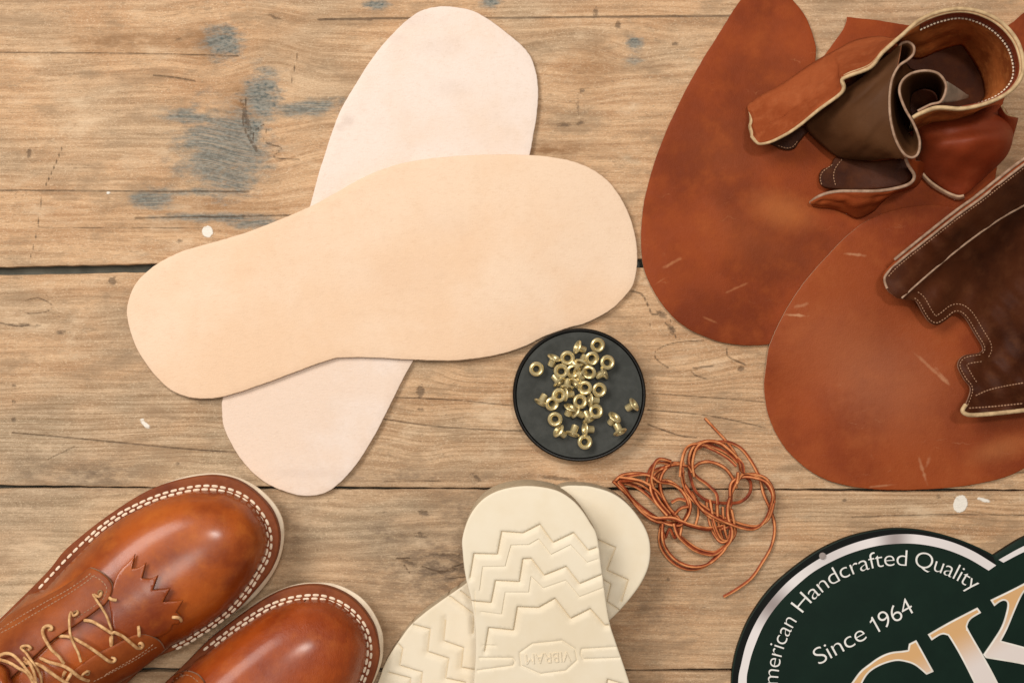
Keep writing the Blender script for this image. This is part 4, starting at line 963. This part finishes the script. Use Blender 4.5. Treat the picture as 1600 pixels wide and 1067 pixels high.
    # ankle shaft beyond the frame
S1 = [(63, 921), (82, 900.6), (104, 877), (132.7, 848.5), (158, 825.5), (189.6, 803.5), (200, 798), (216, 790), (237.4, 780.4), (261.7, 772), (291, 765), (317, 761.7), (343, 763.3), (370.6, 771.4), (391.7, 785), (408, 804.7), (417.7, 824), (421, 843.7), (418.6, 864.9), (411, 882.7), (401.5, 899), (392, 915), (378.4, 933), (356.9, 957), (328, 979), (310.9, 990), (292, 1002), (267.7, 1014)]
W1 = [(0, 966), (26, 941), (52.5, 915), (78.7, 887.6), (99.7, 861), (126, 838), (155, 815), (188, 792), (220, 772), (252, 757.5), (291, 747), (330, 742.5), (362.5, 747.7), (386.9, 759.9), (408, 777.7), (424.2, 797.5), (434, 821), (436.4, 843.7), (432.4, 868), (423, 890), (412, 906), (396, 925), (372, 951), (345, 970), (308, 995), (275, 1014), (240, 1030), (200, 1065), (150, 1115), (80, 1190), (-20, 1300), (-110, 1360), (-200, 1340), (-230, 1250), (-180, 1150), (-80, 1040)]
O1 = [(0, 965), (31.6, 937), (63.2, 907.5), (94.8, 877.5), (126.4, 846), (158, 819), (189.6, 793), (221, 772), (252.8, 757), (284.4, 745.5), (316, 739.5), (347.6, 739.3), (379, 748), (407.6, 764.5), (429.7, 787), (442.3, 812), (444.2, 840.6), (438.5, 869), (427.5, 894.3), (407.6, 922), (382.3, 946), (347.6, 970), (309.6, 995), (272, 1012), (240, 1028), (198, 1062), (150, 1110), (80, 1180), (-20, 1285), (-110, 1340), (-195, 1320), (-220, 1240), (-175, 1145), (-78, 1036)]
boot("polished russet leather boot with rawhide laces and a fringed tongue flap", O1, W1, S1,
     [(256, 1018), (246, 1026), (232, 1037), (214, 1050), (186, 1067), (140, 1105), (70, 1175), (-25, 1275), (-105, 1325), (-180, 1305), (-205, 1235), (-160, 1145), (-70, 1045), (-4, 975), (24, 948), (44, 929)],
     ((432, 812), (-150, 1290)), [(0, 33), (100, 35), (170, 37), (250, 42), (330, 50), (450, 64), (750, 74)], M['boot'], (.15, 1.0), boot1_over)
def boot2_over(root, dome):
    qz = lambda x, y: dome(x, y) + .0030
    q = [(262, 1062), (272, 1054), (290, 1048), (306, 1052), (315, 1060), (319, 1069), (312, 1090), (280, 1140), (230, 1210), (190, 1250), (170, 1210), (200, 1140), (235, 1090)]
    sheet("eyestay", q, qz, .0022, [M['boot_dark'], M['pink_edge']], root, grid=5, r=.0008, step=3)
    T = Tubes(); dashes(T, catmull([(262, 1074), (275, 1060), (292, 1054), (304, 1060), (311, 1070), (300, 1092)], 3), qz, 4, 2, .0003, lift=.0001)
    T.build("eyestay_stitching", [M['thread_dim']], root)
S2 = [(320, 1017.5), (350, 993.8), (382.5, 971), (415, 951), (445, 938.8), (475, 933), (502.5, 933), (527.5, 941), (550, 956), (567.5, 977.5), (576, 1002.5), (576, 1030), (567.5, 1060), (548, 1100), (520, 1135)]
W2 = [(285, 1040), (302.5, 1022.5), (325, 1000), (350, 980), (380, 957.5), (410, 937.5), (440, 922.5), (470, 915), (500, 914.5), (525, 921), (550, 935), (570, 955), (585, 980), (591, 1005), (592, 1030), (582, 1065), (560, 1110), (520, 1155), (460, 1200), (390, 1260), (330, 1340), (260, 1430), (170, 1470), (90, 1430), (70, 1340), (110, 1240), (190, 1140), (240, 1085)]
O2 = [(286, 1040), (304, 1020), (327, 996), (352, 976), (382, 953), (412, 932), (445, 917.5), (470, 911), (495, 909.5), (520, 911), (545, 920), (567.5, 935), (585, 957.5), (597, 985), (599, 1010), (596, 1035), (584, 1065), (560, 1106), (518, 1148), (455, 1192), (385, 1250), (322, 1328), (255, 1410), (170, 1448), (96, 1410), (78, 1335), (116, 1240), (192, 1140), (242, 1084)]
boot("second russet boot with creased toe, cropped by the bottom edge right of the laced one", O2, W2, S2,
     [(500, 1150), (440, 1195), (372, 1252), (310, 1330), (245, 1400), (170, 1430), (108, 1395), (95, 1335), (130, 1245), (200, 1150), (248, 1095), (282, 1056), (300, 1037)],
     ((565, 950), (120, 1400)), [(0, 33), (100, 36), (170, 40), (250, 46), (330, 54), (450, 64), (750, 74)], M['boot2'], (.04, 1.0), boot2_over)

# ------------------------------------------------------------------ upper number one (upright curled shaft)
u1 = thing("boot_upper", "unlasted russet boot upper with an upright curled shaft and cream-edged collar, at the upper right", "boot upper", "pair of unlasted leather boot uppers")
VA = [(1157.5, 0), (1124.6, 51), (1084.4, 117), (1047.8, 190), (1022, 256), (1005.4, 322), (1001.7, 380), (1007.5, 424), (1029.5, 468), (1062.4, 504.8), (1106.3, 528), (1150, 538.5), (1201.4, 537.7), (1260, 520), (1340, 480), (1420, 420), (1480, 360), (1530, 310), (1560, 282), (1583, 273, c), (1640, 240), (1660, 190), (1610, 150), (1600, 110), (1622, 88), (1650, 60), (1660, -10), (1625, 0), (1600, 20), (1578, 38), (1545, 58), (1480, 60), (1440, 44), (1406, 38), (1369.7, 32), (1323.6, 27, c), (1318.5, 43.9), (1303.8, 65.8), (1282, 94), (1273, 103, c), (1275, 85), (1273, 66), (1260, 29), (1238, 0), (1215, -22), (1185, -25)]
VA = [p for p in VA if not (p[0] in (1640, 1660, 1610) and p[1] in (240, 190, 150))]
VA_ = []
for p in VA:
    if p[:2] == (1583, 273): VA_ += [(1555, 285), (1560, 240), (1565, 170), (1585, 120)]
    else: VA_.append(p)
VA = VA_
def va_z(x, y): return ZT + .0022 + .0012 * (1 - sstep(0, 60, np.hypot(x - 1238, y - 290) * .4)) + .0004 * np.sin(x * .02 + y * .013) + .0011 * np.sin(x * .011 - 1) ** 2 * np.sin(y * .009 + .4) ** 2
sheet("vamp", VA, va_z, .0018, [M['vamp'], M['cutedge']], u1, grid=10, r=.0004, step=3.5, wob=.13)
def Z1(pts): return [(1150 + p[0] / 3.049, p[1] / 3.049) + tuple(p[2:]) for p in pts]
# the shaft wall: its upper edge, middle and foot
edge = Z1([(74, 650, 22), (95, 676, 22), (120, 686, 23), (180, 670, 27), (280, 615, 33), (400, 520, 40), (490, 455, 45), (514, 420, 47), (506, 382, 48), (540, 362, 50), (640, 322, 54), (700, 250, 58), (790, 170, 62), (870, 100, 65), (960, 60, 66), (1060, 43, 66), (1160, 56, 66), (1260, 105, 66), (1336, 190, 66), (1368, 290, 66), (1358, 370, 65), (1300, 440, 64), (1200, 490, 62), (1080, 518, 60), (960, 513, 58), (880, 540, 56), (842, 562, 55)])
foot = [(1169, 168, 7), (1170, 166, 7), (1174, 162, 7), (1190, 150, 7), (1222, 133, 7), (1262, 106, 7), (1285, 92, 8), (1300, 84, 8), (1312, 78, 8), (1330, 68, 8), (1352, 62, 8), (1378, 60, 8), (1402, 66, 8), (1430, 90, 8), (1465, 78, 8), (1500, 68, 8), (1514, 82, 8), (1527, 102, 8), (1536, 120, 8), (1540, 138, 8), (1540, 152, 8), (1530, 166, 8), (1510, 180, 8), (1480, 190, 8), (1452, 196, 8), (1432, 202, 8), (1420, 206, 8)]
mid = [((e[0] * .55 + f[0] * .45), (e[1] * .55 + f[1] * .45), e[2] * .55 + f[2] * .45) for e, f in zip(edge, foot)]
k0 = 13
loft("shaft_front", [edge[:k0], mid[:k0], foot[:k0]], [M['rough_side'], M['cream_edge']], .0022, u1, 160, 16, wrinkle=.00075)
loft("shaft_back", [edge[k0 - 1:], mid[k0 - 1:], foot[k0 - 1:]], [M['suede'], M['cream_edge']], .0022, u1, 180, 18, wrinkle=.0008)
T = Tubes(); tube_px(T, edge[:k0], .0009, 8); tube_px(T, edge[k0 - 2:], .00108, 8)
e2 = [(e[0] * .93 + f[0] * .07 , e[1] * .93 + f[1] * .07, e[2] - 1.2) for e, f in zip(edge, foot)][8:]
tube_px(T, e2, .00085, 8)
T.build("collar_edge", [M['cream_edge']], u1)
T = Tubes()
def inw(k, t, push):
    e, f = edge[k], foot[k]; x = e[0] * (1 - t) + f[0] * t; y = e[1] * (1 - t) + f[1] * t; dx, dy = 1492 - x, 112 - y; L_ = math.hypot(dx, dy)
    return (x + dx / L_ * push, y + dy / L_ * push, e[2] * (1 - t) + f[2] * t)
loft("collar_facing", [[inw(k, .03, 3.8) for k in range(13, 24)], [inw(k, .17, 3.8) for k in range(13, 24)]], [M['quarter'], M['quarter']], .0006, u1, 90, 5)
el3 = [(a_, b_, c_ / 1000) for a_, b_, c_ in (inw(k, .18, 5.2) for k in range(13, 24))]
for k3, seg in enumerate(np.array_split(cat3(el3, 270), 54)):
    T.add([P(*p) for p in seg[:4]], .00050, 6)
el = catmull([(e[0] * .87 + f[0] * .13, e[1] * .87 + f[1] * .13) for e, f in zip(edge, foot)][13:22], 3)
zz = lambda x, y: .0605 + 0 * np.asarray(x)
fl = [(e[0] * .62 + f[0] * .38, e[1] * .62 + f[1] * .38, e[2] * .62 + f[2] * .38 + 1.3) for e, f in zip(edge, foot)][3:9]
T.build("collar_stitching", [M['thread']], u1)
T = Tubes(); tube_px(T, fl, .0005, 6); T.build("seam", [M['rough_side']], u1)
# dark sheet added to stand in for the deep shade inside the opening
sheet("opening_shade", [(1335, 120), (1375, 85), (1430, 84), (1465, 72), (1500, 62), (1520, 84), (1540, 112), (1548, 140), (1535, 168), (1490, 190), (1440, 200), (1400, 215), (1330, 235), (1270, 205), (1290, 160)], const(ZT + .0068), .0015, [M['lining']], u1, grid=9)
# the tongue curling round in an S
def Zm(pts): return Z1(pts)
te = Zm([(772, 232, 50), (790, 208, 53), (820, 202, 55), (846, 222, 56), (846, 256, 56), (820, 285, 56), (775, 318, 56), (742, 385, 56), (731, 480, 56), (738, 580, 55), (762, 668, 53), (800, 733, 52), (838, 751, 52), (868, 730, 53), (874, 668, 54), (846, 590, 55), (805, 518, 56), (779, 442, 57), (790, 390, 57), (832, 353, 57), (900, 338, 57), (960, 350, 57), (994, 388, 57), (1000, 430, 57), (976, 484, 57), (925, 500, 56), (865, 530, 55)])
tf = Zm([(650, 350, 12), (700, 330, 12), (790, 300, 12), (830, 330, 12), (850, 340, 12), (820, 360, 12), (800, 400, 12), (785, 440, 12), (780, 500, 12), (790, 560, 12), (800, 600, 12), (815, 640, 12), (830, 660, 12), (845, 660, 12), (850, 640, 12), (850, 600, 12), (835, 560, 12), (825, 500, 12), (835, 450, 12), (860, 430, 12), (900, 420, 12), (940, 430, 12), (960, 450, 12), (965, 480, 12), (955, 505, 12), (920, 520, 12), (880, 540, 12)])
loft("tongue_curl", [te, tf], [M['tongue'], M['pink_edge']], .0013, u1, 220, 10)
T = Tubes(); tube_px(T, te, .00072, 8, 2); T.build("tongue_edge", [M['pink_edge']], u1)
# sloping outer face of the tongue
fan_top = Zm([(790, 208, 52), (770, 318, 54.5), (738, 385, 55), (729, 480, 55), (736, 580, 54), (760, 670, 52), (798, 735, 51), (812, 752, 50)])
fan_mid = Zm([(560, 400, 36), (540, 450, 38), (540, 500, 40), (550, 560, 42), (580, 640, 42), (620, 690, 40), (680, 730, 38), (730, 752, 37)])
fan_bot = Zm([(420, 500, 14), (370, 540, 13), (335, 590, 12), (345, 625, 11), (400, 680, 11), (480, 742, 12), (560, 758, 14), (640, 762, 17)])
loft("tongue_face", [fan_top, fan_mid, fan_bot], [M['tongue'], M['brownedge']], .0012, u1, 90, 30, wrinkle=.0007)
# grey wedge behind the curl
loft("tongue_back", [Zm([(1000, 388, 54), (1040, 412, 46), (1108, 458, 34)]), Zm([(1002, 430, 52), (1040, 445, 45), (1108, 460, 33)]), Zm([(975, 490, 50), (1040, 485, 42), (1105, 466, 32)])], [plain("grey_flesh_side", (.20, .155, .11), (.30, .235, .17), .85)], .001, u1, 14, 8)
# lower flap and its dark inside
fe = Zm([(806, 752, 44), (822, 790, 40), (848, 832, 36), (842, 862, 34), (810, 884, 32), (740, 902, 29), (660, 911, 26), (560, 911, 22), (480, 913, 18), (420, 926, 14), (380, 945, 11), (354, 966, 8)])
ff = Zm([(900, 780, 6), (890, 820, 6), (860, 880, 6), (800, 905, 6), (740, 925, 6), (690, 965, 5), (650, 1005, 5), (580, 1036, 4.5), (520, 1010, 4.5), (460, 990, 4.5), (400, 985, 4.5), (362, 975, 4.5)])
loft("lower_flap", [fe, [((a[0] + b[0]) / 2, (a[1] + b[1]) / 2 - 1, a[2] * .6 + b[2] * .4 + 2) for a, b in zip(fe, ff)], ff], [M['vamp'], M['pink_edge']], .0016, u1, 110, 14, wrinkle=.0009)
T = Tubes(); tube_px(T, fe, .00095, 8, 2); T.build("flap_edge", [M['pink_edge']], u1)
sc1 = Zm([(490, 745), (450, 790), (408, 810), (396, 850), (408, 885), (450, 900), (600, 905), (740, 895), (820, 870), (840, 830), (815, 760), (640, 770)])
sheet("flap_lining", sc1, lambda x, y: ZT + .0095 + .008 * sstep(1330, 1430, x), .0015, [M['lining']], u1, grid=6)
sc2 = Zm([(150, 672), (190, 700), (240, 716), (280, 708), (300, 680), (325, 650), (345, 620), (300, 600), (220, 640)])
sheet("lining_scallop", sc2, const(ZT + .0062), .0012, [M['lining']], u1, grid=5)
T = Tubes()
dashes(T, catmull(Zm([(505, 760), (475, 800), (465, 840), (475, 885)]), 2), const(ZT + .0098), 3, 1.6, .0003)
T.build("lining_stitching", [M['thread_dim']], u1); T = Tubes()
dashes(T, catmull(Zm([(200, 694), (240, 706), (272, 698), (300, 664)]), 2), const(ZT + .0064), 3, 1.6, .0003)
T.build("lining_stitching", [M['thread_dim']], u1); T = Tubes()
dashes(T, catmull(Zm([(408, 880), (402, 845), (418, 815), (460, 785)]), 2), const(ZT + .0098), 3, 1.6, .0003)
T.build("lining_stitching", [M['thread_dim']], u1)
# rounded quarter below the collar
lump = Zm([(850, 560), (905, 575), (1000, 545), (1120, 540), (1250, 500), (1305, 560), (1322, 640), (1292, 740), (1205, 828), (1150, 880), (1080, 932), (1000, 908), (930, 858), (880, 820), (870, 760), (880, 690), (860, 630)])
lw = inflate(catmull(lump, 4, True), 3)
def lump_z(x, y):
    t = np.sqrt(lw(x, y)); fold = .0045 * np.exp(-((y - (213 - (x - 1450) * .13)) / 9) ** 2) * t
    fold = fold + .35 * (.0012 * np.sin(x * .13 + y * .07 + 1.5 * np.sin(y * .05)) + .0008 * np.sin(x * .05 - y * .19)) * t
    return ZT + .0042 + .026 * t * sstep(300, 200, y) + .006 * t - fold
sheet("quarter", lump, lump_z, lambda x, y: lump_z(x, y) - ZT - .0024, [M['quarter'], M['brownedge']], u1, grid=4.5, r=.0005, step=3)
loft("quarter_corner", [[(1440, 268, 8), (1455, 284, 9), (1478, 299, 9), (1496, 306, 9), (1506, 305, 10)], [(1440, 276, 5), (1455, 291, 5), (1478, 305, 5), (1496, 312, 5), (1507, 310, 5)]], [M['cutedge']], .001, u1, 30, 4)
loft("heel_tab", [[(1565, 165, 34), (1573, 178, 26), (1584, 182, 20), (1590, 184, 16)], [(1560, 172, 22), (1566, 190, 14), (1576, 205, 9), (1582, 215, 5)]], [M['quarter'], M['cream_edge']], .0014, u1, 24, 6)
settle(u1)

# ------------------------------------------------------------------ upper number two (opened shaft, dark lining showing)
u2 = thing("boot_upper", "unlasted russet boot upper opened to show dark brown lining, at the right edge", "boot upper", "pair of unlasted leather boot uppers")
VB = [(1204.8, 533.5), (1233.6, 475.8), (1262.5, 434.5), (1295.5, 397.4), (1328.5, 364.4), (1365.6, 339.6), (1411, 325), (1460.5, 320), (1500, 322), (1530, 300), (1560, 278, c), (1580, 274), (1640, 262), (1720, 300), (1780, 420), (1760, 560), (1700, 660), (1600, 731.5), (1538, 753.5), (1457.5, 763.7), (1369.7, 764.4), (1303.8, 753.5), (1260, 731.5), (1223.3, 695), (1201.4, 651), (1194.3, 610), (1196.5, 574.8)]
vap = catmull(VA, 8, True)
def vb_z(x, y):
    q = np.stack([np.ravel(x), np.ravel(y)], 1); d, _ = segdist(q, vap, True); d[inside(q, vap)] = 0
    d = d.reshape(np.shape(x))
    return ZT + .0023 + .0030 * (1 - sstep(0, 90, d)) + .0005 * np.sin(x * .017 + 1) * np.sin(y * .015)
sheet("vamp", VB, vb_z, .0018, [M['vamp2'], M['cutedge']], u2, grid=10, r=.0004, step=3.5, wob=.13)
def Z2(pts): return [(1180 + p[0] / 2.424, 220 + p[1] / 2.424) + tuple(p[2:]) for p in pts]
topE = Z2([(500, 560), (490, 530), (497, 506), (540, 462), (640, 382), (760, 287), (850, 222), (930, 158), (1018, 90)])
topL = catmull(topE + [(1660, 215), (1740, 165)], 3)
lowE = Z2([(510, 575), (555, 598), (600, 603), (615, 615), (640, 660), (662, 688), (690, 697), (722, 680), (762, 652), (795, 670), (832, 730), (862, 782), (852, 802), (790, 815), (768, 850), (790, 900), (816, 940), (797, 1000), (785, 1022), (800, 1035), (830, 1038), (920, 1031), (1018, 1020)])
lin = topE + [(1660, 215), (1730, 260), (1750, 420), (1740, 600), (1680, 632)] + lowE[::-1]
lowBand = catmull([p[:2] for p in Z2([(785, 1022), (800, 1035), (830, 1038), (920, 1031), (1018, 1020)])] + [(1680, 632)], 3)
def lin_z(x, y):
    q = np.stack([np.ravel(x), np.ravel(y)], 1); d, _ = segdist(q, topL); d = d.reshape(np.shape(x))
    d2, _ = segdist(q, lowBand); d2 = d2.reshape(np.shape(x))
    hgt = .012 + .034 * sstep(1380, 1540, x)
    cr = .0009 * np.sin(x * .075 + y * .045 + 2 * np.sin(x * .021)) * np.sin(y * .035 + 1) + .0006 * np.sin(x * .16 - y * .11 + np.sin(y * .06))
    z = cr + ZT + .0085 + hgt * np.exp(-(d / 62) ** 1.6) + .012 * np.exp(-(d2 / 34) ** 2)
    z = z + .004 * np.exp(-(((x - 1535) / 26) ** 2 + ((y - 588) / 22) ** 2)) + .003 * np.exp(-(((x - 1465) / 22) ** 2 + ((y - 465) / 24) ** 2)) + .0018 * np.sin(x * .09 + y * .05) * np.exp(-(((x - 1540) / 45) ** 2 + ((y - 580) / 45) ** 2))
    return z
sheet("shaft_lining", lin, lin_z, .0018, [M['lining'], M['pink_edge']], u2, grid=5.5, r=.0004, step=3)
seam1 = Z2([(555, 596), (640, 520), (740, 435), (830, 365), (930, 295), (1018, 245)]) + [(1660, 285)]
band1 = topE + [(1660, 215)] + seam1[::-1]
sheet("collar_band", [p if i not in (len(topE), len(topE) + 1) else p + (c,) for i, p in enumerate(band1)], lambda x, y: lin_z(x, y) + .0013, .0012, [M['lining'], M['pink_edge']], u2, grid=5, r=.0004, step=3)
T = Tubes()
tube_px(T, [(p[0], p[1], float(lin_z(p[0], p[1])) * 1000 + 1.1) for p in topE + [(1660, 215)]], .00075, 8, 2)
T.build("collar_edge", [M['pink_edge']], u2); T = Tubes()
tube_px(T, [(p[0] - 5, p[1] - 5, float(lin_z(p[0], p[1])) * 1000 - 1.6) for p in topE[3:] + [(1660, 215)]], .0009, 8, 2)
T.build("collar_edge", [M['pink_edge']], u2); T = Tubes()
lb = lowE[-6:] + [(1680, 632)]
tube_px(T, [(p[0], p[1], float(lin_z(p[0], p[1])) * 1000 + .6) for p in lb], .0013, 8, 2)
T.build("hem_edge", [M['cream_edge']], u2)
T = Tubes(); tube_px(T, [(p[0], p[1], float(lin_z(p[0], p[1])) * 1000 + 1.7) for p in seam1], .00055, 6, 2)
T.build("band_seam", [M['pink_edge']], u2)
T = Tubes()
def offl(l, k):
    l = catmull(l, 2.5); t = np.gradient(l, axis=0); t /= np.linalg.norm(t, axis=1)[:, None]; return l + np.stack([-t[:, 1], t[:, 0]], 1) * k
dashes(T, offl(lowE[2:13], -3.2), lin_z, 3.0, 1.8, .0003, lift=.0003); dashes(T, offl(lowE[2:13], -14), lin_z, 3.0, 1.8, .0003, lift=.0003)
dashes(T, offl(lowE[12:18], -3.2), lin_z, 3.0, 1.8, .0003, lift=.0003); dashes(T, offl(lowE[12:17], -14), lin_z, 3.0, 1.8, .0003, lift=.0003)
T.build("lining_stitching", [M['thread_dim']], u2); T = Tubes()
dashes(T, catmull(Z2([(810, 1012), (900, 1006), (1018, 994)]), 2), lin_z, 3.4, 1.6, .0004, lift=.0004)
dashes(T, catmull(Z2([(835, 965), (880, 945), (940, 930), (1018, 916)]), 2), lin_z, 3.4, 1.2, .00035, lift=.0004)
T.build("hem_stitching", [M['thread_dim']], u2); T = Tubes()
dashes(T, offl(topE[2:], 4.5), lambda x, y: lin_z(x, y) + .0013, 3.0, 1.6, .0003, lift=.0002)
T.build("collar_stitching", [M['thread_dim']], u2)
# outer skin of the shaft, from its raised edge down to the vamp
tr = [(p[0] - 2, p[1] - 2, float(lin_z(p[0], p[1])) * 1000 - 1.5) for p in topE[1:] + [(1660, 215)]]
ft = [(p[0] + 6 + 8 * i / 8, p[1] + 8 + 8 * i / 8, 6.0) for i, p in enumerate(topE[1:] + [(1660, 215)])]
loft("shaft_outside", [tr, ft], [M['vamp2']], .0016, u2, 60, 8)
settle(u2)
print("objects", len(bpy.data.objects))
